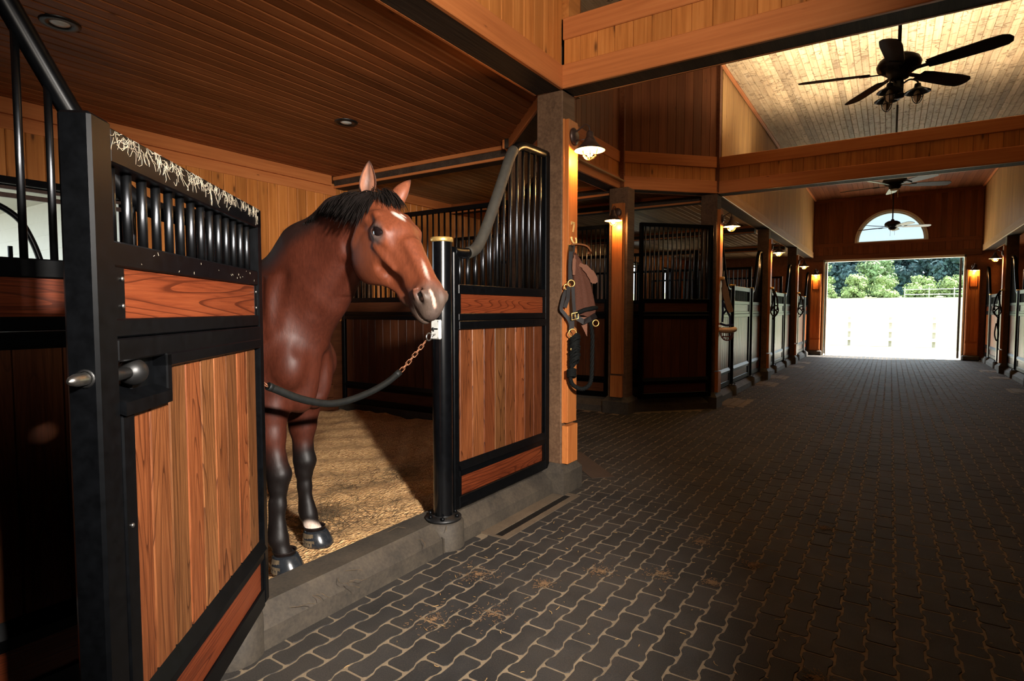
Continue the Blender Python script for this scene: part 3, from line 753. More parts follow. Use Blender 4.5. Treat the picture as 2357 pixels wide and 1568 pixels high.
# --- the horse's own stall
PR = stall_panel('stall_partition', 1.20, 'left', (XS, 2.795, 0), PI/2, 'black barred stall front with sweeping dusty top rail and bright oak planks', dusty=True)
PL = stall_panel('stall_partition', 1.22, 'right', (XS, 0.05, 0), PI/2, 'barred stall front with shade-darkened planks behind the open door, at left edge', nb=14, oak=OAKD)
POST = round_post((XS, 2.715, ZK-0.025), 'round black post with brass cap and white lock plate')
lp = part(POST, 'lock_plate', MB().box(-0.037, 0.037, -0.012, 0.012, -0.058, 0.058, 0.006), WHITEP)
lp.matrix_basis = Matrix.Translation((0.012, -0.068, 1.17)) @ Matrix.Rotation(R(-6), 4, 'Z')
k_ = MB().lathe([(0,0),(0.009,0),(0.009,0.004),(0,0.004)], 10, Matrix.Translation((-0.012,-0.0165,0.004)) @ Matrix.Rotation(R(90),4,'X')).box(-0.012, 0.024, -0.016, -0.012, 0.0, 0.008).box(-0.016,-0.008,-0.016,-0.012,-0.012,0.002)
ko = k_.obj('keyhole', BLACKM, lp, None, False)
for sx in (-0.027, 0.027):
    for sz in (-0.048, 0.048): MB().ell((sx, -0.012, sz), (0.004,0.003,0.004), 6, 4).obj('screw', STEEL, lp, None, False)
round_post((XS, 1.335, ZK-0.025), 'round black post with brass cap hidden behind the open door hinge')
structure('post_base', MB().lathe([(0.0,0.168),(0.105,0.168),(0.125,0.15),(0.13,0.0)], 20, Matrix.Translation((XS, 2.715, 0))), CONC)
structure('post_base', MB().lathe([(0.0,0.168),(0.105,0.168),(0.125,0.15),(0.13,0.0)], 20, Matrix.Translation((XS, 1.335, 0))), CONC)

# --- its door, swung out into the aisle
HD = Vector((-2.25, 1.46, 0)); ED = Vector((-1.478, 0.5416, 0)); DD = (ED-HD)
DL = DD.length; ang = math.atan2(DD.y, DD.x)
# the face we see looks towards (+,+): that is local +y when x runs hinge -> latch, so build from the latch end
door = door_leaf('stall_door', DL, (ED.x, ED.y, 0), ang + PI, 'open stall door in the left foreground, black bars over orange oak planks', hero=True)
# door_leaf put the wide stile at x=L (the hinge); mirror so that the latch stile is at x=0
for ch in list(door.children):
    me = ch.data
    if ch.name.startswith(('stile','top_rail','rail','bar','corner_tab')):
        for v in me.vertices: v.co.x = DL - v.co.x
        me.flip_normals()
# lower part with the notch for the latch
def bdl(par, name, wd, ln, t, mat, o, v, n): return link(name, board_mesh(wd, ln, t, mat, 0.005), par, frame(o, Vector(v).cross(Vector(n)), v, n), False)
bdl(door, 'upper_board', 0.13, DL-0.085-0.055-0.075, 0.034, OAKR, (0.14, 0.015, 1.555), (1,0,0), (0,-1,0))
bdl(door, 'lower_board', 0.14, DL-0.17, 0.034, OAKR, (0.11, 0.015, 0.405), (1,0,0), (0,-1,0))
px = [0.14 + (DL-0.05-0.03-0.14)*i/9 for i in range(10)]
for i in range(9):
    ztop = 1.335 if px[i] > 0.30 else 1.205
    bdl(door, 'plank', px[i+1]-px[i]-0.002, ztop-0.47, 0.034, OAK, (px[i], 0.015, 0.47), (0,0,1), (0,-1,0))
fr_ = MB()
fr_.box(0.315, 0.345, -0.036, 0.03, 1.20, 1.335, 0.004)
fr_.box(0.315, DL-0.05, -0.036, 0.02, 1.295, 1.332, 0.004)
fr_.add([(0.085,-0.045,1.20),(0.32,-0.045,1.20),(0.32,-0.045,1.232),(0.085,-0.045,1.232),(0.085,0.03,1.23),(0.32,0.03,1.23),(0.32,0.03,1.262),(0.085,0.03,1.262)],
        [(0,1,2,3)[::-1],(4,5,6,7),(3,2,6,7)[::-1],(0,1,5,4),(1,2,6,5)[::-1],(0,3,7,4)])
fr_.box(0.085, 0.14, -0.036, 0.03, 0.27, 1.2, 0.004)
part(door, 'notch_frame', fr_, BLACK)
part(door, 'latch_housing', MB().box(0.20, 0.315, 0.0, 0.03, 1.235, 1.33, 0.004), BLACK)
kn = part(door, 'latch_knob', MB().ell((0.19, -0.01, 1.295), (0.034,0.034,0.034), 18, 12).tube([(0.07,-0.01,1.295),(0.17,-0.01,1.295)], 0.015, 12), BLACKM)
part(door, 'latch_bolt', MB().lathe([(0.0,-0.052),(0.006,-0.05),(0.011,-0.04),(0.0145,-0.025),(0.0145,0.03)], 14, Matrix.Translation((-0.006,-0.006,1.30)) @ Matrix.Rotation(R(90),4,'Y')), STEEL)
part(door, 'bolt_collar', MB().lathe([(0.016,-0.003),(0.021,-0.003),(0.021,0.004),(0.016,0.004)], 16, Matrix.Translation((0.0,-0.006,1.30)) @ Matrix.Rotation(R(90),4,'Y')), BLACKM)
for x_, z_ in ((0.128,1.525),(0.128,1.46),(DL-0.068,1.525),(DL-0.068,1.46),(0.11,0.93)): part(door, 'screw', MB().ell((x_, -0.024 if z_ > 1 else -0.037, z_), (0.006,0.004,0.006), 8, 5), STEEL)
mb = MB()                                # scraped and chewed streaks on the top rail and the rail under the bars
rg = random.Random(3)
for k in range(210):
    x = 0.09 + (DL-0.12)*rg.random()**1.0; z = 1.868 - abs(rg.gauss(0, 0.016)); 
    if z < 1.80: continue
    if x > 0.2 and rg.random() < 0.25: z = 1.868
    p = [(x, -0.031, z)]
    a = rg.uniform(-2.8, -0.2)
    for q in range(4):
        a += rg.uniform(-1.1, 1.1); l_ = rg.uniform(0.003, 0.016)
        p.append((p[-1][0]+l_*math.cos(a), -0.0312, max(1.796, min(1.866, p[-1][2]+l_*math.sin(a)))))
    mb.ribbon(p, [0.0003, 0.0009, 0.0011, 0.0009, 0.0003], 0.0005, (0,-1,0))
for k in range(16):
    x = 0.1 + (DL-0.2)*rg.random()**0.7; z = rg.uniform(1.565, 1.605); a = rg.uniform(0, 3); l_ = rg.uniform(0.002,0.009)
    mb.ribbon([(x,-0.0285,z),(x+l_*math.cos(a),-0.0285,z-l_*abs(math.sin(a)))], 0.001, 0.0005, (0,-1,0))
o = part(door, 'tooth_scrapes', mb, plain('bare_scrape', (0.40,0.34,0.25), 0.8, 0, 0.4)); o['kind'] = 'stuff'; o['label'] = 'pale chewed streaks'

# --- partition to the cross aisle, stall fronts round the octagon
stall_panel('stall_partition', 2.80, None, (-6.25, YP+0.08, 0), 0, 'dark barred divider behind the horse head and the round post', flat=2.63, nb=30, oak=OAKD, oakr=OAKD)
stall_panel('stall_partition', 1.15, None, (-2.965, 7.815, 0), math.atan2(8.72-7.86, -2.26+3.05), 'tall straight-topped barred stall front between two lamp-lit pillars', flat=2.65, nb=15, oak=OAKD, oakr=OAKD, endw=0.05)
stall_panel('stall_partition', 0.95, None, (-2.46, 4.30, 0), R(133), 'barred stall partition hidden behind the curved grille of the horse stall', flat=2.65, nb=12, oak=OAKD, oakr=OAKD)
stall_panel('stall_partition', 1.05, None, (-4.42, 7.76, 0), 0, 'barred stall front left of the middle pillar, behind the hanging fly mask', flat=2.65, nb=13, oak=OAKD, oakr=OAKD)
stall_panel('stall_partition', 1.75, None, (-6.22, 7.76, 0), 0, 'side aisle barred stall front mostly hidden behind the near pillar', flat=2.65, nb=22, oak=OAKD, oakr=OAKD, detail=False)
# --- three bays down the left side, two on the right
def bay(y0, y1, sgn, tag_, detail):
    yc = (y0+y1)/2 + 0.1; ya, yb = yc-0.78, yc+0.78
    X = sgn*2.28; rz = PI/2 if sgn < 0 else -PI/2
    la, lb = ya-0.07-(y0+0.11), (y1-0.11)-(yb+0.07)
    if sgn < 0:
        stall_panel('stall_partition', la, 'right', (X, y0+0.11, 0), rz, 'curved grille on the near side of the door, %s' % tag_, None, detail, 10)
        stall_panel('stall_partition', lb, 'left', (X, yb+0.07, 0), rz, 'curved grille on the far side of the door, %s' % tag_, None, detail, 10)
        d_ = door_leaf('stall_door', yb-ya-0.16, (X, ya+0.08, 0), rz, 'closed stall door with low bars, %s' % tag_, None, False)
    else:
        stall_panel('stall_partition', la, 'left', (X, ya-0.07, 0), rz, 'curved grille on the near side of the door, %s' % tag_, None, detail, 10)
        stall_panel('stall_partition', lb, 'right', (X, y1-0.11, 0), rz, 'curved grille on the far side of the door, %s' % tag_, None, detail, 10)
        d_ = door_leaf('stall_door', yb-ya-0.16, (X, yb-0.08, 0), rz, 'closed stall door with low bars, %s' % tag_, None, False)
    infill(d_, yb-ya-0.16, 0.075, yb-ya-0.16-0.14, detail=detail)
    for y, wd in ((ya, 'near'), (yb, 'far')):
        round_post((X, y, ZK-0.025), 'round post at the %s edge of the door, %s' % (wd, tag_), None, n=14)
        structure('post_base', MB().lathe([(0.0,0.168),(0.105,0.168),(0.125,0.15),(0.13,0.0)], 14, Matrix.Translation((X, y, 0))), CONC)
bay(8.88, 13.1, -1, 'first far stall at left', True)
bay(13.1, 17.3, -1, 'second far stall at left', False)
bay(17.3, 21.2, -1, 'last stall at left before the doorway', False)
bay(13.1, 17.3, 1, 'nearer stall at right edge', False)
bay(17.3, 21.2, 1, 'last stall at right before the doorway', False)
# partitions between the far stalls
for (y, lab) in ((8.98, 'dark barred divider inside the stall behind the middle pillar'), (13.1, 'dark barred divider between the first and second left stalls'), (17.3, 'dark barred divider between the second and last left stalls')):
    stall_panel('stall_partition', 3.7, None, (-6.2, y+0.08, 0), 0, lab, flat=2.35, nb=40, oak=OAKD, oakr=OAKD, detail=False)
for (y, lab) in ((17.3, 'dark barred divider between the two right stalls'),):
    stall_panel('stall_partition', 3.7, None, (2.5, y+0.08, 0), 0, lab, flat=2.35, nb=40, oak=OAKD, oakr=OAKD, detail=False)
structure('wall_stall_right', MB().box(2.5, 6.3, 13.0, 13.08, 0, 3.2), OAKD)
# ---------------------------------------------------------------- timber posts with lamp boards
def timber_post(cx, cy, sx, sy, faces, label, bw=0.155, zt=ZB, rz=0.0, base=True):
    """faces: list of outward normals that carry a lamp board"""
    root = empty('timber_post', (cx, cy, 0), rz, label, 'post')
    part(root, 'shaft', MB().box(-sx/2, sx/2, -sy/2, sy/2, 0.2, zt, 0.008), POSTW)
    if base:
        e = 0.055; mb = MB(); a, b = sx/2, sy/2
        vs = [(x*(a+e), y*(b+e), z) for z in (0, 0.17) for x, y in ((-1,-1),(1,-1),(1,1),(-1,1))] + [(x*(a+.004), y*(b+.004), 0.235) for x, y in ((-1,-1),(1,-1),(1,1),(-1,1))]
        mb.add(vs, [(0,1,5,4),(1,2,6,5),(2,3,7,6),(3,0,4,7),(4,5,9,8),(5,6,10,9),(6,7,11,10),(7,4,8,11),(8,9,10,11)])
        part(root, 'plinth', mb, CONC)
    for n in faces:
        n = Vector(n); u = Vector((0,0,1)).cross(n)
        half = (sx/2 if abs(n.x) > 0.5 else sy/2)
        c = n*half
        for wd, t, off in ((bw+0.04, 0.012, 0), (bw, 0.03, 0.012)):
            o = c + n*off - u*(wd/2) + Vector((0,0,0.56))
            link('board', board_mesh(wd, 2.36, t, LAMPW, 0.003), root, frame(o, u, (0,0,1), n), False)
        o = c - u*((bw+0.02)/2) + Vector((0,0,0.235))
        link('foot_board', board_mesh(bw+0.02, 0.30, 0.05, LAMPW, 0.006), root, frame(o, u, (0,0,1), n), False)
    return root
timber_post(-2.265, 4.105, 0.23, 0.21, [(1,0,0)], 'weathered square timber pillar with lamp and brass 7, right of the horse stall')
timber_post(-3.19, 7.70, 0.28, 0.24, [(0,-1,0)], 'middle timber pillar whose board glows orange under its lamp')
timber_post(-2.265, 8.86, 0.23, 0.24, [(1,0,0)], 'timber pillar where the left row of far stalls begins')
timber_post(-2.255, 13.1, 0.22, 0.22, [(1,0,0)], 'dark timber pillar between the first and second far stalls on the left')
timber_post(-2.255, 17.3, 0.22, 0.22, [(1,0,0)], 'dark timber pillar between the second and last far stalls on the left')
timber_post(2.255, 13.1, 0.22, 0.22, [], 'timber pillar at the near end of the right stall row')
timber_post(2.275, 17.3, 0.22, 0.22, [(-1,0,0)], 'dark timber pillar between the two right stalls')
timber_post(-3.30, 5.22, 0.2, 0.2, [], 'dark timber pillar behind the curved grille of the horse stall', base=False)
timber_post(-6.15, 5.58, 0.24, 0.2, [], 'dark corner timber at the back wall above the horse neck', base=False)
for cx, lab in ((-2.04, 'orange boarded door pillar left of the big doorway'), (1.96, 'orange boarded door pillar right of the big doorway')):
    r_ = empty('door_pillar', (cx, 21.1, 0), 0, lab, 'pillar')
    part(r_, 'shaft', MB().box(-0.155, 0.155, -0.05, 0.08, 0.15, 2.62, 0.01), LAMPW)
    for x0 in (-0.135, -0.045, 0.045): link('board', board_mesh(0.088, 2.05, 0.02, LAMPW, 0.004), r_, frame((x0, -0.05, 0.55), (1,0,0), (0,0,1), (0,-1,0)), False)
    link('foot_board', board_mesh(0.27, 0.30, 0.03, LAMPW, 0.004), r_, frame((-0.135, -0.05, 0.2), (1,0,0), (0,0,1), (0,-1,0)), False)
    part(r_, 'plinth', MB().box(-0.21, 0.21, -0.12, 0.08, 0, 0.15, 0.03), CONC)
    part(r_, 'name_frame', MB().box(-0.09, 0.09, -0.085, -0.07, 2.1, 2.13).box(-0.09, -0.075, -0.085, -0.07, 2.1, 2.42).box(0.075, 0.09, -0.085, -0.07, 2.1, 2.42), OAKR)

# ---------------------------------------------------------------- barn lamps
def wall_lamp():
    r = empty('wall_lamp', (0,0,0), 0, '', 'lamp', 'caged barn lamps on the pillars')
    bp = part(r, 'back_plate', MB().lathe([(0.0,0.0),(0.066,0.0),(0.066,0.012),(0.05,0.022),(0.045,0.026),(0.0,0.026)], 20, Matrix.Rotation(R(90),4,'Y')), BRONZE)
    part(r, 'arm', MB().tube(catmull([(0.02,0,0.035),(0.06,0,0.055),(0.10,0,0.075),(0.13,0,0.06),(0.14,0,0.01)], 5), 0.0065, 8).tube([(0.02,0,-0.03),(0.10,0,-0.035)], 0.005, 6), BRONZE)
    part(r, 'shade', MB().lathe([(0.0,0.02),(0.018,0.02),(0.026,0.008),(0.028,-0.025),(0.034,-0.03),(0.034,-0.036),(0.042,-0.042),(0.042,-0.048),(0.06,-0.072),(0.085,-0.10),(0.118,-0.122),(0.121,-0.126),(0.118,-0.127)], 24, Matrix.Translation((0.14,0,0))), BRONZE)
    part(r, 'shade_lining', MB().lathe([(0.117,-0.1265),(0.083,-0.105),(0.05,-0.08),(0.03,-0.06),(0.0,-0.055)], 24, Matrix.Translation((0.14,0,0))), SHADE_IN)
    cg = MB()
    for k in range(3):
        a = PI*k/3
        cg.tube([(0.14+0.062*math.cos(a)*math.cos(b), 0.062*math.sin(a)*math.cos(b), -0.12-0.075*math.sin(b)) for b in [PI*i/12 for i in range(13)]], 0.0035, 6)
    cg.tube([(0.14+0.05*math.cos(b), 0.05*math.sin(b), -0.163) for b in [2*PI*i/18 for i in range(18)]], 0.003, 6, closed=True)
    part(r, 'cage', cg, BRASS)
    part(r, 'bulb', MB().ell((0.14,0,-0.13), (0.032,0.032,0.042), 14, 10), BULB)
    return r
WL = wall_lamp()
lamps = [((-2.108, 4.105, 2.80), 0, 'lit caged barn lamp on the near pillar above the brass 7'),
         ((-3.19, 7.54, 2.79), -PI/2, 'lit caged barn lamp on the middle pillar'),
         ((-2.108, 8.86, 2.79), 0, 'lit caged barn lamp where the left row of far stalls begins'),
         ((-2.103, 13.1, 2.76), 0, 'lit caged barn lamp on the second far pillar at left'),
         ((-2.103, 17.3, 2.74), 0, 'lit caged barn lamp on the third far pillar at left'),
         ((-2.04, 21.03, 2.70), -PI/2, 'lit caged barn lamp just left of the big doorway'),
         ((1.96, 21.03, 2.70), -PI/2, 'lit caged barn lamp just right of the big doorway'),
         ((2.123, 17.3, 2.76), PI, 'lit caged barn lamp on the right hand far pillar')]
for i, (lc, rz, lb) in enumerate(lamps):
    o = WL if i == 0 else copy_tree(WL)
    o.location = lc; o.rotation_euler = (0,0,rz); o['label'] = lb
    d = bpy.data.lights.new('lamp_light', 'POINT'); d.energy = 20 if i < 2 else 16; d.color = (1.0, 0.50, 0.16); d.shadow_soft_size = 0.03
    lo = bpy.data.objects.new('lamp_light', d); COL.objects.link(lo)
    lo.location = Vector(lc) + Matrix.Rotation(rz, 4, 'Z') @ Vector((0.085,0,-0.19))

# ---------------------------------------------------------------- ceiling fans
def fan(loc, ztop, a0, kit, label):
    r = empty('ceiling_fan', loc, 0, label, 'ceiling fan', 'paddle fans over the aisle')
    part(r, 'rod', MB().tube([(0,0,0.15),(0,0,ztop-loc[2])], 0.016, 10), BLACKM)
    part(r, 'motor', MB().lathe([(0.0,0.21),(0.03,0.20),(0.045,0.165),(0.11,0.15),(0.165,0.115),(0.185,0.07),(0.175,0.03),(0.13,0.0),(0.09,-0.03),(0.085,-0.06),(0.05,-0.075),(0,-0.075)], 28), BLACKM)
    out = [(0.0,-0.062),(0.10,-0.075),(0.45,-0.088),(0.56,-0.08),(0.60,-0.05),(0.615,0.0),(0.60,0.05),(0.56,0.08),(0.45,0.088),(0.10,0.075),(0.0,0.062)]
    bm_ = MB().prism([(x+0.25, y) for x, y in out], -0.004, 0.004).mesh('blade', BLACKM)
    im_ = MB().box(0.10, 0.30, -0.022, 0.022, -0.012, -0.004).box(0.24,0.32,-0.05,0.05,-0.012,-0.004).mesh('blade_iron', BLACKM)
    for k in range(5):
        Mx = Matrix.Rotation(a0 + 2*PI*k/5, 4, 'Z') @ Matrix.Rotation(R(-13), 4, 'X')
        b_ = link('blade', bm_, r, Mx, False); link('blade_iron', im_, b_, Matrix.Identity(4), False)
    if kit:
        part(r, 'light_stem', MB().lathe([(0.0,-0.07),(0.04,-0.07),(0.045,-0.1),(0.045,-0.20),(0.055,-0.21),(0.05,-0.24),(0.0,-0.25)], 16), BLACKM)
        part(r, 'pull_chain', MB().tube([(-0.05,-0.02,-0.2),(-0.052,-0.02,-0.27)], 0.004, 6).ell((-0.052,-0.02,-0.28),(0.009,0.009,0.012),8,6), BRASS)
        for k in range(3):
            a = R(-15 + 120*k + 20); ca, sa = math.cos(a), math.sin(a)
            T = Matrix.Translation((0.155*ca, 0.155*sa, -0.165))
            ar = part(r, 'lamp_arm', MB().tube(catmull([(0.03*ca,0.03*sa,-0.12),(0.09*ca,0.09*sa,-0.085),(0.15*ca,0.15*sa,-0.11),(0.155*ca,0.155*sa,-0.15)], 5), 0.008, 8), BLACKM)
            MB().lathe([(0.0,0.035),(0.025,0.03),(0.03,0.0),(0.06,-0.02),(0.105,-0.045),(0.108,-0.05),(0.06,-0.03),(0.0,-0.01)], 20, T).obj('lamp_shade', BLACKM, ar, None, False)
            MB().ell((0,0,-0.085), (0.033,0.033,0.058), 12, 8, T).obj('lamp_glass', GLASSF, ar, None, False)
            c2 = MB()
            for j in range(2):
                b_ = PI*j/2
                c2.tube([tuple(T @ Vector((0.043*math.cos(b_)*math.cos(t), 0.043*math.sin(b_)*math.cos(t), -0.075-0.078*math.sin(t)))) for t in [PI*i/10 for i in range(11)]], 0.004, 6)
            c2.tube([tuple(T @ Vector((0.046*math.cos(t), 0.046*math.sin(t), -0.085))) for t in [2*PI*i/14 for i in range(14)]], 0.004, 6, closed=True)
            c2.obj('lamp_cage', BLACKM, ar, None, False)
    else:
        part(r, 'light_lens', MB().lathe([(0.065,-0.075),(0.06,-0.09),(0.0,-0.10)], 18), GLASSF)
        part(r, 'pull_chain', MB().tube([(-0.045,0,-0.07),(-0.045,0,-0.24)], 0.003, 5).tube([(0.05,0,-0.07),(0.05,0,-0.22)], 0.003, 5), BRASS)
    return r
fan((0.0, 6.75, 3.72), ZC, R(-23), True, 'big black ceiling fan with three caged lamps, nearest of the three fans')
fan((0.0, 12.15, 3.62), ZC, R(22), False, 'black ceiling fan under the orange boards, second of the three fans')
fan((-0.02, 18.5, 3.66), ZC, R(12), False, 'small dark ceiling fan in front of the half-round window')

# ---------------------------------------------------------------- recessed lights, lantern
for lc, lb in (((-4.36, 1.553, ZS), 'dark recessed downlight at the top left of the stall ceiling'), ((-4.366, 3.815, ZS), 'recessed downlight with pale lens in the stall ceiling above the horse ears'),
               ((-4.36, 9.65, ZS), 'small recessed downlight left of the middle pillar'), ((-4.374, 11.95, ZS), 'small recessed downlight above the barred panel right of the middle pillar')):
    r = empty('recessed_light', lc, 0, lb, 'downlight')
    part(r, 'trim_ring', MB().lathe([(0.055,0.002),(0.06,-0.010),(0.10,-0.012),(0.108,-0.004),(0.108,0.004)], 28), BLACKM)
    part(r, 'lens', MB().ell((0,0,0.004), (0.06,0.06,0.022), 20, 8), GLASSF)
r = empty('ceiling_lantern', (-3.9, 5.9, ZS), 0, 'dark six-sided lantern under the side aisle ceiling behind the grille', 'lantern')
part(r, 'canopy', MB().lathe([(0.0,0.0),(0.05,0.0),(0.05,-0.03),(0.012,-0.05),(0.012,-0.22),(0.02,-0.24),(0.19,-0.29),(0.19,-0.31),(0.0,-0.31)], 6, None, False), BLACKM)
mb = MB()
for k in range(6):
    a = 2*PI*k/6; mb.tube([(0.165*math.cos(a),0.165*math.sin(a),-0.30),(0.07*math.cos(a),0.07*math.sin(a),-0.50)], 0.007, 6)
part(r, 'frame', mb.lathe([(0.075,-0.495),(0.075,-0.515),(0.0,-0.53)], 6, None, False), BLACKM)
part(r, 'lantern_glass', MB().lathe([(0.155,-0.31),(0.065,-0.495)], 6, None, False), GLASS)
# ---------------------------------------------------------------- the horse: one continuous body from a blended distance field
def coat_mat():
    m, nt, b = mat_new('bay_coat')
    at = N(nt, 'ShaderNodeAttribute'); at.attribute_name = 'coat'
    tc = N(nt, 'ShaderNodeTexCoord')
    n1 = noise(nt, mapping(nt, tc.outputs['Object'], (90, 90, 30)), 1.0, 4, 0.6, 0.5)
    n2 = noise(nt, tc.outputs['Object'], 5.0, 3, 0.5)
    c = mix(nt, 1.0, at.outputs['Color'], ramp(nt, n1, [(0.25, (0.72,0.70,0.68)), (0.75, (1.22,1.22,1.22))]), 'MULTIPLY')
    c = mix(nt, 1.0, c, ramp(nt, n2, [(0.3, (0.82,0.78,0.76)), (0.7, (1.12,1.14,1.16))]), 'MULTIPLY')
    L(nt, c, b.inputs['Base Color']); b.inputs['Roughness'].default_value = 0.52
    b.inputs['Specular IOR Level'].default_value = 0.26
    b.inputs['Sheen Weight'].default_value = 0.0; b.inputs['Sheen Roughness'].default_value = 0.4
    b.inputs['Sheen Tint'].default_value = (1, 0.8, 0.65, 1)
    bump(nt, b, n1, 0.22, 0.003); return m
COAT = coat_mat()
HAIRB = plain('black_hair', (0.005,0.0035,0.003), 0.55, 0, 0.5, 60, 0.0, 0.16)
HO = Vector((-2.675, 1.985, 0)); HA = R(23)
HM = Matrix.Translation(HO) @ Matrix.Rotation(HA, 4, 'Z')
P0 = np.array([0.630, -0.316, 1.981])
E1 = np.array([0.5476, -0.3655, -0.7527]); E1 /= np.linalg.norm(E1)
E3 = np.array([-0.5557, -0.8314, -0.0006]); E3 -= E1*(E3@E1); E3 /= np.linalg.norm(E3)
E2 = -np.cross(E1, E3)
HS = 1.08
E1 = E1*HS; E2 = E2*HS; E3 = E3*HS
def Hd(a, d, l): return P0 + a*E1 + d*E2 + l*E3
GH = 0.0075
lo = np.array([-2.0, -0.72, 0.10]); hi = np.array([1.18, 0.42, 2.12])
dim = np.ceil((hi-lo)/GH).astype(int) + 1
Fd = np.full(dim, 0.35, np.float32)
def block(bmin, bmax):
    i0 = np.clip(((bmin-lo)/GH).astype(int)-1, 0, dim-1); i1 = np.clip(((bmax-lo)/GH).astype(int)+2, 1, dim)
    sl = tuple(slice(a, b) for a, b in zip(i0, i1))
    ax = [lo[k] + GH*np.arange(i0[k], i1[k], dtype=np.float32) for k in range(3)]
    return sl, np.meshgrid(*ax, indexing='ij')
def apply(sl, d, k, sub=False):
    f = Fd[sl]
    if sub:
        d = -d; h = np.maximum(k-np.abs(f-d), 0)/k; Fd[sl] = np.maximum(f, d) + h*h*k*0.25
    else:
        h = np.maximum(k-np.abs(f-d), 0)/k; Fd[sl] = np.minimum(f, d) - h*h*k*0.25
def cap(a, b, rv, rl, lat=(0,1,0), k=0.05, sub=False):
    """tapered capsule with elliptical section: rv=(ra,rb) across, rl=(ra,rb) along the lateral axis"""
    a = np.array(a, np.float32); b = np.array(b, np.float32); ab = b-a; Ln = np.linalg.norm(ab); t_ = ab/Ln
    s = np.array(lat, np.float32); s = s - t_*(s@t_); s /= np.linalg.norm(s); n_ = np.cross(t_, s)
    m = max(max(rv), max(rl)) + k + 0.02
    sl, (X, Y, Z) = block(np.minimum(a, b)-m, np.maximum(a, b)+m)
    X = X-a[0]; Y = Y-a[1]; Z = Z-a[2]
    t = X*t_[0]+Y*t_[1]+Z*t_[2]; u = np.clip(t/Ln, 0, 1); ax = t - u*Ln
    ls = X*s[0]+Y*s[1]+Z*s[2]; nn = X*n_[0]+Y*n_[1]+Z*n_[2]
    RV = rv[0]+(rv[1]-rv[0])*u; RL = rl[0]+(rl[1]-rl[0])*u
    RA = np.minimum(RV, RL)
    e = np.sqrt((nn/RV)**2 + (ls/RL)**2 + (ax/(0.5*RA+0.5*RV))**2)
    apply(sl, (e-1)*np.minimum(RV, RL), k, sub)
def elli(c, rad, axes=None, k=0.04, sub=False):
    c = np.array(c, np.float32); m = max(rad) + k + 0.02
    sl, (X, Y, Z) = block(c-m, c+m)
    X = X-c[0]; Y = Y-c[1]; Z = Z-c[2]
    A = np.eye(3) if axes is None else np.array(axes)
    q = [X*A[i][0]+Y*A[i][1]+Z*A[i][2] for i in range(3)]
    e = np.sqrt((q[0]/rad[0])**2 + (q[1]/rad[1])**2 + (q[2]/rad[2])**2)
    apply(sl, (e-1)*min(rad), k, sub)
HAX = (E1/HS, E2/HS, E3/HS)
# trunk
cap((-0.14,0,1.205), (-0.75,0,1.21), (0.285,0.345), (0.20,0.28), k=0.08)
cap((-0.75,0,1.21), (-1.40,0,1.28), (0.345,0.325), (0.28,0.27), k=0.15)
cap((-0.14,0,1.50), (-0.50,0,1.53), (0.14,0.14), (0.070,0.08), k=0.16)
cap((-1.2,0,1.45), (-1.55,0,1.36), (0.17,0.16), (0.13,0.12), k=0.2)
# neck
NK = [((-0.09,-0.005,1.40),0.310,0.170), ((0.15,-0.080,1.665),0.228,0.108), ((0.345,-0.155,1.815),0.172,0.072), ((0.50,-0.235,1.895),0.125,0.052)]
NL = [(0.1,1,0), (0.3,0.95,0), (0.5,0.85,0)]
for (a, ra, la), (b, rb, lb), lt_ in zip(NK[:-1], NK[1:], NL): cap(a, b, (ra, rb), (la, lb), lt_, k=0.09)
# shoulders, breast
for s in (-1, 1):
    elli((-0.11, 0.150*s, 1.27), (0.16, 0.082, 0.27), k=0.07)
    elli((0.04, 0.165*s, 1.16), (0.088, 0.078, 0.115), k=0.05)
    elli((0.070, 0.070*s, 1.10), (0.080, 0.070, 0.160), k=0.045)
    elli((0.03, 0.075*s, 1.00), (0.075, 0.065, 0.09), k=0.04)
    elli((-1.42, 0.15*s, 1.13), (0.25, 0.14, 0.33), k=0.12)
    HLx = [((-1.30,0.16*s,0.95),0.15,0.10),((-1.52,0.155*s,0.70),0.075,0.06),((-1.62,0.15*s,0.60),0.062,0.048),((-1.60,0.15*s,0.44),0.042,0.034),((-1.565,0.15*s,0.30),0.05,0.042),((-1.52,0.15*s,0.21),0.042,0.042),((-1.49,0.15*s,0.15),0.062,0.062)]
    for (a, ra, la), (b, rb, lb) in zip(HLx[:-1], HLx[1:]): cap(a, b, (ra, rb), (la, lb), k=0.05)
# forelegs
LEGR = [((-0.10,-0.140,1.12),0.120,0.085),((-0.085,-0.158,0.93),0.098,0.078),((-0.065,-0.172,0.80),0.072,0.062),((-0.032,-0.184,0.67),0.052,0.048),((-0.012,-0.191,0.605),0.055,0.053),((-0.016,-0.195,0.545),0.045,0.043),((-0.008,-0.208,0.45),0.036,0.031),((0.0,-0.226,0.335),0.036,0.031),((0.004,-0.233,0.285),0.046,0.041),((0.03,-0.236,0.215),0.037,0.037),((0.05,-0.236,0.165),0.056,0.056)]
LEGL = [((-0.06,0.140,1.10),0.120,0.085),((-0.065,0.136,0.91),0.096,0.078),((-0.065,0.134,0.79),0.072,0.062),((-0.060,0.129,0.66),0.052,0.048),((-0.050,0.126,0.595),0.055,0.053),((-0.055,0.124,0.535),0.045,0.043),((-0.050,0.120,0.45),0.036,0.031),((-0.03,0.112,0.335),0.036,0.031),((-0.022,0.108,0.29),0.045,0.041),((0.0,0.104,0.225),0.037,0.037),((0.025,0.10,0.165),0.056,0.056)]
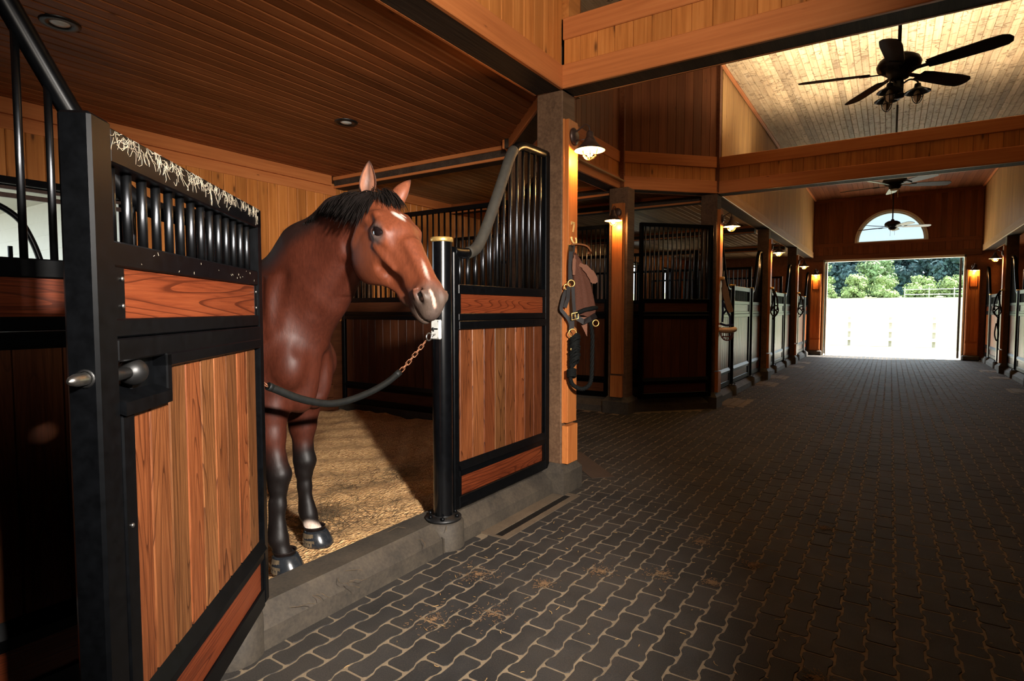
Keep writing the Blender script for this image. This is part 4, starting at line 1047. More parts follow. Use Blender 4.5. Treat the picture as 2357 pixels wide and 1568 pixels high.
for lg in (LEGR, LEGL):
    for (a, ra, la), (b, rb, lb) in zip(lg[:-1], lg[1:]): cap(a, b, (ra, rb), (la, lb), k=0.026)
    x, y, z = lg[1][0]
    cap((x+0.06, y, z+0.10), (x+0.03, y, z-0.10), (0.045,0.03), (0.05,0.035), k=0.04)        # forearm muscle
    x, y, z = lg[4][0]; elli((x+0.03, y, z), (0.03,0.038,0.045), k=0.02); elli((x-0.045, y, z+0.005), (0.018,0.025,0.035), k=0.02)
    x, y, z = lg[7][0]; cap((x-0.034, y, z+0.14), (x-0.040, y, z-0.03), (0.013,0.014), (0.014,0.016), k=0.02)   # tendons
# head
U1, U2, U3 = HAX
def hc(a, b, rv, rl, k=0.04, sub=False): cap(Hd(*a), Hd(*b), (rv[0]*HS, rv[1]*HS), (rl[0]*HS, rl[1]*HS), U3, k, sub)
def he(c, rad, axes=None, k=0.04, sub=False): elli(Hd(*c), tuple(r*HS for r in rad), axes or HAX, k, sub)
hc((0.03,-0.075,0), (0.20,-0.078,0), (0.080,0.098), (0.072,0.086), 0.035)
hc((0.20,-0.078,0), (0.50,-0.080,0), (0.092,0.060), (0.074,0.043), 0.05)
for s in (-1, 1):
    he((0.160,-0.200,0.056*s), (0.122,0.120,0.036), k=0.015)                       # jaw disc
    he((0.215,-0.165,0.056*s), (0.11,0.085,0.030), k=0.03)
    hc((0.035,-0.115,0.064*s), (0.075,-0.22,0.064*s), (0.04,0.035), (0.026,0.024), 0.02)
    hc((0.115,-0.030,0.070*s), (0.205,-0.028,0.080*s), (0.024,0.030), (0.022,0.026), 0.03)   # brow
    hc((0.225,-0.055,0.078*s), (0.25,-0.05,0.066*s), (0.02,0.015), (0.018,0.015), 0.03)
    hc((0.215,-0.100,0.087*s), (0.345,-0.098,0.060*s), (0.010,0.007), (0.011,0.008), 0.025)  # facial crest
    hc((0.10,-0.05,0.080*s), (0.05,-0.10,0.074*s), (0.024,0.024), (0.020,0.020), 0.03)
    hc((0.135,-0.055,0.102*s), (0.105,-0.05,0.100*s), (0.014,0.014), (0.012,0.012), 0.03, True)  # hollow above the eye
    hc((0.135,0.0,0.078*s), (0.215,0.004,0.080*s), (0.003,0.003), (0.003,0.003), 0.02, True)
    hc((0.29,-0.150,0.078*s), (0.40,-0.118,0.054*s), (0.008,0.006), (0.008,0.006), 0.035, True) # below the crest
    q = [(0.0,-0.12,0.085*s), (0.012,-0.19,0.092*s), (0.035,-0.27,0.085*s), (0.09,-0.34,0.065*s)]
    for a, b in zip(q[:-1], q[1:]): hc(a, b, (0.014,0.014), (0.014,0.014), 0.035, True)           # groove behind the jaw
hc((0.22,-0.235,0), (0.45,-0.165,0), (0.055,0.032), (0.040,0.032), 0.03)
hc((0.22,-0.27,0), (0.40,-0.20,0), (0.02,0.02), (0.022,0.02), 0.03, True)
hc((0.30,0.006,0), (0.50,-0.012,0), (0.018,0.018), (0.034,0.027), 0.04)
he((0.535,-0.085,0), (0.068,0.064,0.046), k=0.04)
he((0.578,-0.090,0), (0.036,0.046,0.039), k=0.022)
he((0.555,-0.140,0), (0.046,0.027,0.034), k=0.014)
he((0.515,-0.150,0), (0.040,0.024,0.030), k=0.02)
T1 = U1*0.826 + U2*0.563; T2 = -U1*0.563 + U2*0.826
def eyept(u, v, l, s): p = np.array([0.187, -0.048]) + u*np.array([0.826, 0.563]) + v*np.array([-0.563, 0.826]); return (p[0], p[1], l*s)
for s in (-1, 1):
    he((0.535,-0.048,0.034*s), (0.050,0.040,0.021), k=0.02)
    for t0 in range(10):                                                            # flared nostril rim
        t1, t2 = 2*PI*t0/10, 2*PI*(t0+1)/10
        q = [(0.535+0.030*math.cos(t)+0.010*math.sin(t), -0.048+0.023*math.sin(t), (0.053-0.009*math.cos(t)+0.004*math.sin(t))*s) for t in (t1, t2)]
        hc(q[0], q[1], (0.0075,0.0075), (0.0085,0.0085), 0.010)
    he((0.535,-0.048,0.060*s), (0.029,0.0190,0.028), (U1*0.85-U2*0.53, U1*0.53+U2*0.85, U3), 0.010, True)
    he((0.187,-0.048,0.107*s), (0.045,0.028,0.028), (T1, T2, U3), 0.010, True)
    for dd in (0.0245, -0.0215):
        for rr, ex, dl in ((0.0070, 1.0, 0.0), (0.0055, 1.45, -0.004)):
            for i in range(8):
                q = []
                for u in (-1+0.25*i, -0.75+0.25*i):
                    l = 0.0985 - 0.010*u*u - (0.012*u if u > 0 else -0.002*u) + dl
                    q.append(eyept(u*0.050, dd*(1-u*u)*ex, l, s))
                hc(q[0], q[1], (rr,rr), (rr,rr), 0.008)
he((0.600,-0.126,0), (0.062,0.0035,0.09), (U1*0.98-U2*0.2, U1*0.2+U2*0.98, U3), 0.006, True)
# soft folds: neck groove, creases where the neck meets the shoulder
cap((0.38,-0.235,1.66), (0.20,-0.21,1.42), (0.006,0.010), (0.006,0.010), k=0.07, sub=True)
cap((0.20,-0.21,1.42), (0.13,-0.205,1.26), (0.010,0.006), (0.010,0.006), k=0.07, sub=True)
cap((0.03,-0.20,1.62), (-0.01,-0.24,1.38), (0.002,0.006), (0.002,0.006), k=0.07, sub=True)
cap((-0.12,-0.17,1.60), (-0.07,-0.24,1.32), (0.002,0.006), (0.002,0.006), k=0.07, sub=True)
cap((0.165,0,1.20), (0.115,0,1.0), (0.006,0.014), (0.006,0.014), k=0.05, sub=True)

def surface_nets(F):
    ins = F < 0
    c = np.zeros(tuple(n-1 for n in F.shape), np.int8)
    for i in (0,1):
        for j in (0,1):
            for k in (0,1): c += ins[i:F.shape[0]-1+i, j:F.shape[1]-1+j, k:F.shape[2]-1+k]
    act = (c > 0) & (c < 8)
    idx = np.argwhere(act); vid = np.full(act.shape, -1, np.int32); vid[act] = np.arange(len(idx))
    pos = np.zeros((len(idx), 3)); cnt = np.zeros(len(idx))
    cor = [(i,j,k) for i in (0,1) for j in (0,1) for k in (0,1)]
    val = {q: F[idx[:,0]+q[0], idx[:,1]+q[1], idx[:,2]+q[2]] for q in cor}
    for a in cor:
        for ax in range(3):
            if a[ax] == 0:
                b = list(a); b[ax] = 1; b = tuple(b); va, vb = val[a], val[b]
                mk = (va < 0) != (vb < 0); t = np.where(mk, va/np.where(mk, va-vb, 1), 0)
                p = np.array(a, float)[None,:].repeat(len(idx), 0); p[:,ax] = t
                pos[mk] += p[mk]; cnt[mk] += 1
    pos = pos/cnt[:,None] + idx
    quads = []
    for ax in range(3):
        o1, o2 = [k for k in range(3) if k != ax]
        s0 = [slice(None)]*3; s1 = [slice(None)]*3; s0[ax] = slice(0,-1); s1[ax] = slice(1,None)
        ch = ins[tuple(s0)] != ins[tuple(s1)]
        e = np.argwhere(ch); ok = np.ones(len(e), bool)
        for o in (o1, o2): ok &= (e[:,o] > 0) & (e[:,o] < F.shape[o]-1)
        e = e[ok]; fl_ = ins[tuple(s0)][tuple(e.T)]
        q = []
        for d1, d2 in ((-1,-1),(0,-1),(0,0),(-1,0)):
            z = e.copy(); z[:,o1] += d1; z[:,o2] += d2; q.append(vid[tuple(z.T)])
        q = np.stack(q, 1)
        flip = fl_ if ax != 1 else ~fl_
        q[~flip] = q[~flip][:,::-1]
        quads.append(q)
    return pos, np.concatenate(quads)
pos, quads = surface_nets(Fd); V = lo + pos*GH
del Fd
# light smoothing of the grid stair-steps
ed = np.concatenate([quads[:,[0,1]], quads[:,[1,2]], quads[:,[2,3]], quads[:,[3,0]]])
for it in range(2):
    acc = np.zeros_like(V); n_ = np.zeros(len(V))
    np.add.at(acc, ed[:,0], V[ed[:,1]]); np.add.at(n_, ed[:,0], 1)
    np.add.at(acc, ed[:,1], V[ed[:,0]]); np.add.at(n_, ed[:,1], 1)
    V = V*0.6 + 0.4*acc/np.maximum(n_,1)[:,None]
# coat markings (they belong to the animal)
rel = V - P0; A_ = rel@E1/HS**2; D_ = rel@E2/HS**2; L_ = rel@E3/HS**2
def sm(x, a, b): t = np.clip((x-a)/(b-a), 0, 1); return t*t*(3-2*t)
def lerp(c, col, f): return c*(1-f[:,None]) + np.array(col)[None,:]*f[:,None]
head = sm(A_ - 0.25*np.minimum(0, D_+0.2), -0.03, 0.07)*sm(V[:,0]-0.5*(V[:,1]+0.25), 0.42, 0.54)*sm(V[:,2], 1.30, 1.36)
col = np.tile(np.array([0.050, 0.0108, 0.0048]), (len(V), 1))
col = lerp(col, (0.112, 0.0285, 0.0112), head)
rngn = np.sin(V[:,0]*31+V[:,2]*17)*np.sin(V[:,1]*29-V[:,2]*23)
col = lerp(col, (0.0055,0.0035,0.003), sm(-(V[:,2]+0.03*rngn), -0.80, -0.62))          # black points on the legs
crest = np.zeros(len(V))
for (a, ra, la), (b, rb, lb) in zip(NK[:-1], NK[1:]):
    a, b = np.array(a), np.array(b); t = np.clip(((V-a)@(b-a))/((b-a)@(b-a)), 0, 1); c = a + t[:,None]*(b-a)
    up = np.cross(b-a, (0,1,0)); up = up/np.linalg.norm(up); up = up if up[2] > 0 else -up
    crest = np.maximum(crest, sm((V-c)@up/(ra+(rb-ra)*t), 0.42, 0.85)*(t > 0.01))
col = lerp(col, (0.012,0.006,0.005), crest*0.92*(1-head))
col = lerp(col, (0.020,0.013,0.012), sm(-V[:,2], -0.20, -0.17))
sock = sm(V[:,1], -0.02, 0.02)*sm(V[:,2]+0.012*rngn, 0.17, 0.19)*(1-sm(V[:,2]+0.02*rngn, 0.235, 0.262))*(V[:,0] > -0.5)
col = lerp(col, (0.62,0.50,0.42), sock)
muz = sm(A_ + 0.015*rngn - 0.45*(D_+0.06) , 0.455, 0.56)*head
col = lerp(col, (0.070,0.050,0.039), muz)
lips = sm(A_, 0.585, 0.63)*head; col = lerp(col, (0.07,0.05,0.045), lips*0.7)
jawd = sm(-D_ - 0.35*(A_-0.2), 0.215, 0.27)*sm(A_, 0.25, 0.34)*head; col = lerp(col, (0.10,0.035,0.02), jawd*0.8)
eyeg = np.zeros(len(V)); nosg = np.zeros(len(V))
for s in (-1, 1):
    eyeg = np.maximum(eyeg, 1-sm(np.sqrt(((A_-0.192)/0.058)**2+((D_+0.050)/0.048)**2+((L_-0.095*s)/0.05)**2), 0.5, 1.1))
    nosg = np.maximum(nosg, 1-sm(np.sqrt(((A_-0.535)/0.030)**2+((D_+0.048)/0.020)**2+((L_-0.042*s)/0.020)**2), 0.6, 1.0))
col = lerp(col, (0.075,0.058,0.052), eyeg*0.85)
col = lerp(col, (0.02,0.014,0.012), nosg)
star = 1-sm(np.sqrt(((A_-0.155)/0.036)**2+((L_-0.012+0.25*(A_-0.155))/0.013)**2) + 0.25*rngn, 0.4, 1.2)
star = np.maximum(star, 1-sm(np.sqrt(((A_-0.148)/0.02)**2+((L_+0.022)/0.022)**2) + 0.3*rngn, 0.4, 0.9))
strip = 1-sm(np.sqrt(((A_-0.455)/0.065)**2+((L_-0.018-0.1*(A_-0.455))/0.010)**2) + 0.2*rngn, 0.3, 1.2)
front = (D_ > -0.05)*head
col = lerp(col, (0.52,0.43,0.37), np.maximum(star*0.85, strip*0.55)*front)
snip = (1-sm(np.sqrt(((A_-0.565)/0.036)**2+((L_-0.026+0.35*(A_-0.565))/0.0115)**2) + 0.2*rngn, 0.7, 1.0))*(D_ > -0.095)*head
col = lerp(col, (0.58,0.36,0.29), snip)
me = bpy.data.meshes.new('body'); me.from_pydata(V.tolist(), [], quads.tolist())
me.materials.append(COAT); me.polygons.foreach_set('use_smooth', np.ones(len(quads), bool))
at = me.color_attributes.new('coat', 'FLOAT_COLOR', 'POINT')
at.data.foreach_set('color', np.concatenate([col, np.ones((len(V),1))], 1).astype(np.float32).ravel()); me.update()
horse = empty('horse', tuple(HO), HA, 'bay horse with a small white star looking out over the chain of its stall', 'horse')
body = link('body', me, horse, None, False)
EYEM = plain('horse_eye', (0.010,0.006,0.006), 0.06, 0, 0.3, 30, 0.0, 0.6, 1.0)
for s in (1, -1):
    mb = MB(); mb.ell((0,0,0), (0.050,0.040,0.029), 28, 18); me_ = mb.mesh('eye', EYEM)
    c = Hd(0.187,-0.048,0.0775*s)
    link('eye', me_, horse, frame(c, T1, T2, np.cross(T1, T2)), False)
def add_coat(o_mesh, fn):
    a_ = o_mesh.color_attributes.new('coat', 'FLOAT_COLOR', 'POINT')
    for i, v in enumerate(o_mesh.vertices): a_.data[i].color = (*fn(v.co), 1)
def ear(base, tip, opn, hw=0.040):
    base, tip, opn = Vector(base), Vector(tip), Vector(opn); ax = (tip-base); Ln = ax.length; ax.normalize()
    o_ = (opn - ax*opn.dot(ax)).normalized(); sd = ax.cross(o_)
    mb = MB(); n, m = 14, 16; rows = []
    for layer in (0, 1):
        for i in range(m+1):
            t = i/m; wv = hw*(0.62+1.75*t-1.1*t*t)*max(0.0, 1-t**1.7)**0.85 + 0.0012
            half = R(160) - R(62)*min(1, t*2.6)
            rr = wv - (0.005 if layer else 0)*(1-t*0.6)
            for k in range(n+1):
                a = PI - half + 2*half*k/n
                p = base + ax*(Ln*t) + (o_*math.cos(a)*0.75 + sd*math.sin(a))*max(0.0008, rr) + o_*(-0.012*math.sin(PI*t))
                rows.append(p)
    c = n+1; fs = []
    for i in range(m):
        for k in range(n):
            fs.append((i*c+k, i*c+k+1, (i+1)*c+k+1, (i+1)*c+k)); b_ = (m+1)*c
            fs.append((b_+i*c+k, b_+(i+1)*c+k, b_+(i+1)*c+k+1, b_+i*c+k+1))
        for k in (0, n):
            fs.append((i*c+k, (i+1)*c+k, (m+1)*c+(i+1)*c+k, (m+1)*c+i*c+k))
    mb.add(rows, fs, True)
    # hair in the cup
    me_ = mb.mesh('ear', COAT); nv = (m+1)*c
    def cf(i, co):
        t = max(0, min(1, (Vector(co)-base).dot(ax)/Ln)); inner = i >= nv
        kk = abs((i % c)/n - 0.5)*2
        c_ = np.array((0.15,0.045,0.02)) if not inner else np.array((0.24,0.105,0.062))*min(1, 0.25+kk*1.3)
        f = max(0, (t-0.84)/0.16); f = max(f, 0.8 if kk > 0.93 else 0); return tuple(c_*(1-f)+np.array((0.012,0.007,0.006))*f)
    a_ = me_.color_attributes.new('coat', 'FLOAT_COLOR', 'POINT')
    for i, v in enumerate(me_.vertices): a_.data[i].color = (*cf(i, v.co), 1)
    return link('ear', me_, horse, None, False)
CAMD = (0.18, -0.98, 0.0)
bR = Hd(-0.012, -0.040, 0.064); ear(bR, bR + np.array((0.012, 0.01, 0.172)), (0.30, -0.95, 0.05))
bL = Hd(0.012, -0.055, -0.068); ear(bL, bL + np.array((0.080, 0.022, 0.138)), (0.35, 0.93, 0.0), 0.046)
# mane, forelock, tail
mb = MB(); rg = random.Random(11)
crestp = []
for (a, ra, la), (b, rb, lb) in zip(NK[:-1], NK[1:]):
    a, b = Vector(a), Vector(b)
    for i in range(20):
        t = i/20; up = (b-a).cross(Vector((0,1,0))).normalized(); up = up if up.z > 0 else -up
        crestp.append((a.lerp(b, t) + up*(ra+(rb-ra)*t - 0.012), up, (b-a).normalized()))
pl_ = Vector(Hd(0.0, -0.01, 0)); lp_, lu, lt = crestp[-1]
for i in range(10): crestp.append((lp_.lerp(pl_, i/10), lu, lt))
nc = len(crestp)
for s_ in range(2700):
    f = rg.random()**0.6; i = min(nc-1, int(f*nc)); p, up, tg = crestp[i]
    ln = (0.035 + 0.20*max(0, (f-0.42)/0.58)**1.3)*rg.uniform(0.7, 1.1)
    side = Vector((0.05, -1.0, 0)); p = p + tg*rg.uniform(-0.008, 0.008) + Vector((0, rg.uniform(-0.018, 0.018), 0))
    if f > 0.5: lat = 0.070 + 0.03*rg.random()
    else: lat = 0.085 + 0.04*rg.random()
    q = [p]; v = (up*rg.uniform(-0.1,0.3) + side*rg.uniform(0.5, 1.0) - tg*rg.uniform(0.0, 0.5)).normalized()
    for j in range(5):
        q.append(q[-1] + v*(ln/5)); v = (v + Vector((-0.04,-0.10,-0.42)) + Vector((rg.uniform(-.1,.1), rg.uniform(-.05,.05), 0))).normalized()
    mb.ribbon(q, [0.003,0.004,0.004,0.0035,0.0025,0.0006], 0.001, (0.2,-1,0.3))
o = mb.obj('mane', HAIRB, horse, None, False); o['kind'] = 'stuff'
mb = MB()
for s_ in range(230):
    l0 = rg.gauss(0, 0.019); p = Vector(Hd(-0.012 + rg.uniform(-0.02,0.02), 0.012+rg.uniform(-0.02, 0.006), l0)); ln = rg.uniform(0.06, 0.135)
    e1, e2, e3 = Vector(U1), Vector(U2), Vector(U3)
    v = (e1*0.75 + e2*0.45 + e3*(l0*9 + rg.uniform(-0.35, 0.35))).normalized(); q = [p]
    for j in range(5):
        q.append(q[-1] + v*(ln/5)); v = (v*1.0 + e1*0.22 - e2*0.19).normalized()
    mb.ribbon(q, [0.0025,0.0035,0.0035,0.003,0.002,0.0006], 0.001, tuple(e2))
o = mb.obj('forelock', HAIRB, horse, None, False); o['kind'] = 'stuff'
mb = MB()
for s_ in range(160):
    p = Vector((-1.67+rg.uniform(-.02,.02), rg.uniform(-.03,.03), 1.40)); q = [p]; v = Vector((-0.8, rg.uniform(-.1,.1), 0.1))
    for j in range(7): q.append(q[-1] + v.normalized()*0.13); v = v*0.4 + Vector((-0.05+rg.uniform(-.06,.06), rg.uniform(-.06,.06), -1))
    mb.ribbon(q, [0.01]*7+[0.002], 0.002, (1,0,0))
o = mb.obj('tail', HAIRB, horse, None, False); o['kind'] = 'stuff'
# rubber hoof boots with felt straps
BOOT = plain('boot_rubber', (0.014,0.016,0.019), 0.22, 0, 0.3, 40, 0.02, 0.6)
BSTR = plain('boot_strap', (0.085,0.058,0.030), 0.85, 0, 0.5, 45, 0.3)
def boot(c, yaw_):
    Mx = Matrix.Translation(c) @ Matrix.Rotation(yaw_, 4, 'Z')
    mb = MB(); n = 28; rows = []
    prof = [(0.0,0.086),(0.012,0.090),(0.03,0.088),(0.055,0.080),(0.078,0.070),(0.086,0.064),(0.090,0.056),(0.082,0.050)]
    for z, r_ in prof:
        for k in range(n):
            a = 2*PI*k/n; x = math.cos(a); fx = (1.02 if x > 0 else 0.88)
            rows.append((r_*x*fx + (0.012 - z*0.22), r_*0.86*math.sin(a), z))
    fs = [(i*n+k, i*n+(k+1) % n, (i+1)*n+(k+1) % n, (i+1)*n+k) for i in range(len(prof)-1) for k in range(n)] + [list(range(n))[::-1]]
    mb.add(rows, fs, True); b_ = mb.obj('hoof_boot', BOOT, horse, Mx, False)
    st = MB()
    for z, w_ in ((0.066,0.030),(0.030,0.036)):
        q = [(0.088*math.cos(a)*(1.0 if math.cos(a) > 0 else 0.92) - z*0.15, 0.079*math.sin(a), z) for a in [R(105)+R(190)*i/16 for i in range(17)]]
        st.ribbon(q, w_, 0.006, (0,0,1))
        n2 = MB()
    vs = []
    for z, w_ in ((0.066,0.026),(0.028,0.034)):
        pts = [R(75)+R(215)*i/18 for i in range(19)]; vv = []
        for a in pts:
            rr = 0.092 - z*0.26
            for dz, dr in ((-w_/2, 0.0), (w_/2, -0.004)):
                vv.append((rr*1.0*math.cos(a)*(1.03 if math.cos(a) > 0 else 0.93)+0.012-z*0.22 + dr*math.cos(a), rr*0.92*math.sin(a)+dr*math.sin(a), z+dz))
        fs = [(2*i, 2*i+2, 2*i+3, 2*i+1) for i in range(18)]
        n2.add(vv, fs, True)
    n2.obj('strap', BSTR, b_, None, False)
    MB().lathe([(0.052,0.082),(0.056,0.10),(0.06,0.106),(0.055,0.108),(0.05,0.10)], 20, Matrix.Translation((-0.008,0,0))).obj('cuff', LEATHER, b_, None, False)
boot((0.045, -0.236, 0.125), R(-16)); boot((0.025, 0.10, 0.125), R(-4))
for s in (-1, 1):
    MB().lathe([(0.0,0.125),(0.07,0.125),(0.06,0.20),(0.045,0.215)], 18, Matrix.Translation((-1.485, 0.15*s, 0))).obj('hoof', BLACKM, horse, None, False)
# ---------------------------------------------------------------- bedding of shavings with hay on it
def zb(x, y):
    return 0.125 + 0.012*math.sin(x*5.1+y*3.3) + 0.010*math.sin(x*11.3-y*8.7) + 0.006*math.sin(x*23+y*19)
mb = MB(); nx, ny = 90, 120; x0, x1, y0, y1 = -6.2, -2.385, -0.1, 5.25
vs = [(x0+(x1-x0)*i/nx, y0+(y1-y0)*j/ny, zb(x0+(x1-x0)*i/nx, y0+(y1-y0)*j/ny) + random.uniform(-0.004, 0.004)) for i in range(nx+1) for j in range(ny+1)]
mb.add(vs, [(i*(ny+1)+j, (i+1)*(ny+1)+j, (i+1)*(ny+1)+j+1, i*(ny+1)+j+1) for i in range(nx) for j in range(ny) if y0+(y1-y0)*j/ny < 4.15 + (-2.35-(x0+(x1-x0)*i/nx))*1.0], True)
o = mb.obj('bedding', SHAV); setp(o, 'golden wood shavings covering the stall floor under the horse', 'bedding', None, 'stuff')
structure('floor_stall', MB().box(-6.3, -3.25, 7.78, 9.0, -0.01, 0.185).box(-6.3, -2.46, 9.0, 21.1, -0.01, 0.185).box(2.46, 6.3, 13.1, 21.1, -0.01, 0.185), CONC)
CS = 1.0
def wisps(n, area, zf, ln, mat, name, label, cat, seed, clump=None, flat=0.25):
    rg = random.Random(seed); mb = MB()
    for k in range(n):
        if clump:
            c = rg.choice(clump); r_ = abs(rg.gauss(0, c[2]*CS)); a = rg.uniform(0, 2*PI); x, y = c[0]+r_*math.cos(a), c[1]+r_*math.sin(a)
        else: x, y = rg.uniform(area[0], area[1]), rg.uniform(area[2], area[3])
        z = zf(x, y) + 0.003; a = rg.uniform(0, 2*PI); l_ = rg.uniform(*ln); b_ = rg.uniform(-0.5, 0.5)
        p = [(x, y, z)]
        for q in range(3):
            p.append((p[-1][0]+math.cos(a)*l_/3, p[-1][1]+math.sin(a)*l_/3, max(zf(p[-1][0], p[-1][1])+0.002, p[-1][2]+rg.uniform(-1, 1)*l_*flat*0.3))); a += b_
        mb.ribbon(p, 0.0022, 0.0009, (0,0,1))
    o = mb.obj(name, mat); return setp(o, label, cat, None, 'stuff')
wisps(1500, None, zb, (0.05, 0.16), HAYD, 'loose_hay', 'dark wisps of hay strewn over the shavings around the hooves', 'hay', 5,
      [(-2.75,2.6,.25),(-3.1,2.5,.3),(-3.4,2.9,.4),(-3.1,2.0,.12),(-3.3,3.3,.4),(-2.8,2.2,.3),(-2.62,1.62,.2),(-3.6,2.4,.3),(-3.0,2.3,.12),(-3.05,2.42,.10)], 0.5)
wisps(700, (-4.5,-2.45,1.4,4.4), zb, (0.02, 0.07), HAY, 'straw_bits', 'pale straw bits scattered on the shavings', 'straw', 6)
wisps(520, (-2.0,1.9,0.9,6.5), lambda x, y: 0.0015, (0.008, 0.035), HAY, 'floor_straw', 'tiny straw bits dropped on the dark pavers', 'straw', 8, None, 0.05)
CS = 0.8
cl = [(-0.45,2.25,.035),(-0.62,3.45,.05),(-0.95,3.62,.06),(-1.02,3.05,.06),(-0.2,2.5,.04),(-1.3,2.9,.06),(-1.5,2.6,.05),(-1.55,2.2,.10),(0.28,1.95,.05),(-1.85,2.5,.10),(-1.75,2.0,.09),(-0.75,3.1,.03),(-0.33,4.3,.04)]
wisps(1900, None, lambda x, y: 0.0015, (0.005, 0.02), DIRTM, 'floor_hay', 'small brown clumps of trodden hay lying on the pavers', 'hay', 9, cl, 0.08)

# ---------------------------------------------------------------- drains beside the kerbs
def drain(x0, x1, y0, y1, label, slot=True):
    r = empty('floor_drain', ((x0+x1)/2, (y0+y1)/2, 0), 0, label, 'drain')
    a, b = (x1-x0)/2, (y1-y0)/2
    s0, s1 = a*0.18, a*0.18+0.06
    if slot:
        part(r, 'surround', MB().box(-a, s0, -b, b, -0.03, 0.006).box(s1, a, -b, b, -0.03, 0.006).box(s0, s1, -b, -b+0.02, -0.03, 0.006).box(s0, s1, b-0.05, b, -0.03, 0.006), CONCL)
        g = MB()
        for k in range(int(2*b/0.022)): g.box(s0, s1, -b+0.02+k*0.022, -b+0.034+k*0.022, -0.02, 0.0005)
        part(r, 'grate', g, BLACKM); part(r, 'channel', MB().box(s0, s1, -b+0.02, b-0.05, -0.04, -0.001), BLACKM)
    else:
        part(r, 'surround', MB().box(-a, -0.006, -b, b, -0.03, 0.004).box(0.006, a, -b, b, -0.03, 0.004), CONCL)
    return r
drain(-2.255, -1.99, 2.985, 4.02, 'concrete edged slot drain in the pavers in front of the bright oak stall panel')
for y0, y1, lb in ((9.1,9.85,'pale drain slab beside the kerb at the start of the left stall row'), (12.0,12.6,'pale drain slab just before the second far pillar at left'), (13.3,13.9,'pale drain slab just past the second far pillar at left'),
               (16.15,16.75,'pale drain slab just before the third far pillar at left'), (17.55,18.05,'pale drain slab just past the third far pillar at left')):
    drain(-2.16, -1.90, y0, y1, lb, False)
for y0, y1, lb in ((13.35,13.9,'pale drain slab at the right edge of the picture'), (15.85,16.25,'pale drain slab before the right hand far pillar'), (17.45,17.95,'pale drain slab past the right hand far pillar')):
    drain(1.88, 2.16, y0, y1, lb, False)
r = empty('floor_drain', (-2.40, 4.85, 0), R(-45), 'dark drain slab in the floor behind the near pillar', 'drain')
part(r, 'surround', MB().box(-0.45, 0.45, -0.05, 0.16, -0.02, 0.004), concrete('brown_slab', (0.03,0.016,0.009), (0.06,0.032,0.018), 0.8))

# ---------------------------------------------------------------- stall chain
CX = -2.265
r = empty('stall_chain', (CX, 2.1, 1.0), 0, 'sagging stall chain in a black rubber sleeve across the stall opening', 'chain')
sl = [(CX,2.329,1.107),(CX,2.236,1.061),(CX,2.111,1.022),(CX,1.965,0.997),(CX,1.857,0.996),(CX,1.757,1.018),(CX,1.662,1.051),(CX,1.58,1.09),(CX,1.52,1.119)]
cp = catmull(sl, 5)
MB().tube([tuple(p) for p in cp], 0.0175, 14).tube([tuple(p) for p in cp[:3]], 0.0185, 14).tube([tuple(p) for p in cp[-3:]], 0.0185, 14).obj('rubber_sleeve', RUBBER, r)
def chain(pts, ln, parent, mat, rad=0.0032):
    pts = [Vector(p) for p in pts]; tot = sum((b-a).length for a, b in zip(pts[:-1], pts[1:])); n = max(1, int(round(tot/ln)))
    def at_(s):
        for a, b in zip(pts[:-1], pts[1:]):
            l_ = (b-a).length
            if s <= l_: return a + (b-a)*(s/l_), (b-a).normalized()
            s -= l_
        return pts[-1], (pts[-1]-pts[-2]).normalized()
    for i in range(n):
        c, t = at_((i+0.5)*tot/n); h = tot/n*0.5+rad*1.3; wv = 0.0105
        a_ = t.orthogonal().normalized(); b_ = t.cross(a_)
        u = (a_ if i % 2 else b_)
        q = []
        for k in range(16):
            th = 2*PI*k/16; cx, sx = math.cos(th), math.sin(th)
            q.append(tuple(c + t*((h-wv)*(1 if cx > 0 else -1) + wv*cx) + u*(wv*sx)))
        MB().tube(q, rad, 6, closed=True).obj('link', mat, parent)
chain([(CX,2.335,1.11),(CX,2.40,1.155),(CX,2.50,1.232),(CX,2.545,1.268)], 0.034, r, RUST)
chain([(CX,1.515,1.122),(CX,1.44,1.175)], 0.034, r, RUST)
q = [(CX, 2.575+0.022*math.cos(a), 1.293+0.022*math.sin(a)) for a in [2*PI*i/20 for i in range(20)]]
MB().tube(q, 0.0045, 8, closed=True).tube([(CX,2.596,1.298),(CX-0.004,2.655,1.31)], 0.005, 8).obj('eye_bolt', STEEL, r)
MB().tube([(CX,1.44,1.175),(CX-0.01,1.395,1.19)], 0.006, 8).obj('eye_bolt', STEEL, r)

# ---------------------------------------------------------------- tack on the near pillar
def digit7(x, y, z):
    r = MB(); r.ribbon([(x,y-0.022,z+0.034),(x,y+0.022,z+0.034),(x,y-0.004,z-0.036)], 0.013, 0.006, (1,0,0))
    return r
# the board faces +x; seen from the aisle its left is -y
o = MB().ribbon([(-2.104,4.07,2.135),(-2.104,4.125,2.135)], 0.015, 0.006, (1,0,0)).ribbon([(-2.104,4.122,2.137),(-2.104,4.098,2.062)], 0.015, 0.006, (1,0,0)).ribbon([(-2.104,4.073,2.14),(-2.104,4.073,2.118)], 0.01, 0.006, (1,0,0)).obj('brass_number', GOLDN)
setp(o, 'brass numeral 7 on the board of the near pillar', 'number')
qh = [(-2.10,4.062,2.012),(-2.095,4.068,1.99),(-2.085,4.09,1.968),(-2.085,4.115,1.975),(-2.09,4.125,2.0),(-2.095,4.125,2.02)]
o = MB().tube(catmull(qh, 4), 0.008, 8).ell((-2.10,4.062,2.012),(0.011,0.011,0.011),8,6).obj('brass_hook', GOLDN); setp(o, 'small curved brass hook under the numeral 7', 'hook')
r = empty('halter_bracket', (-2.10, 4.05, 1.93), 0, 'curved leather covered halter bracket holding the fly mask', 'bracket')
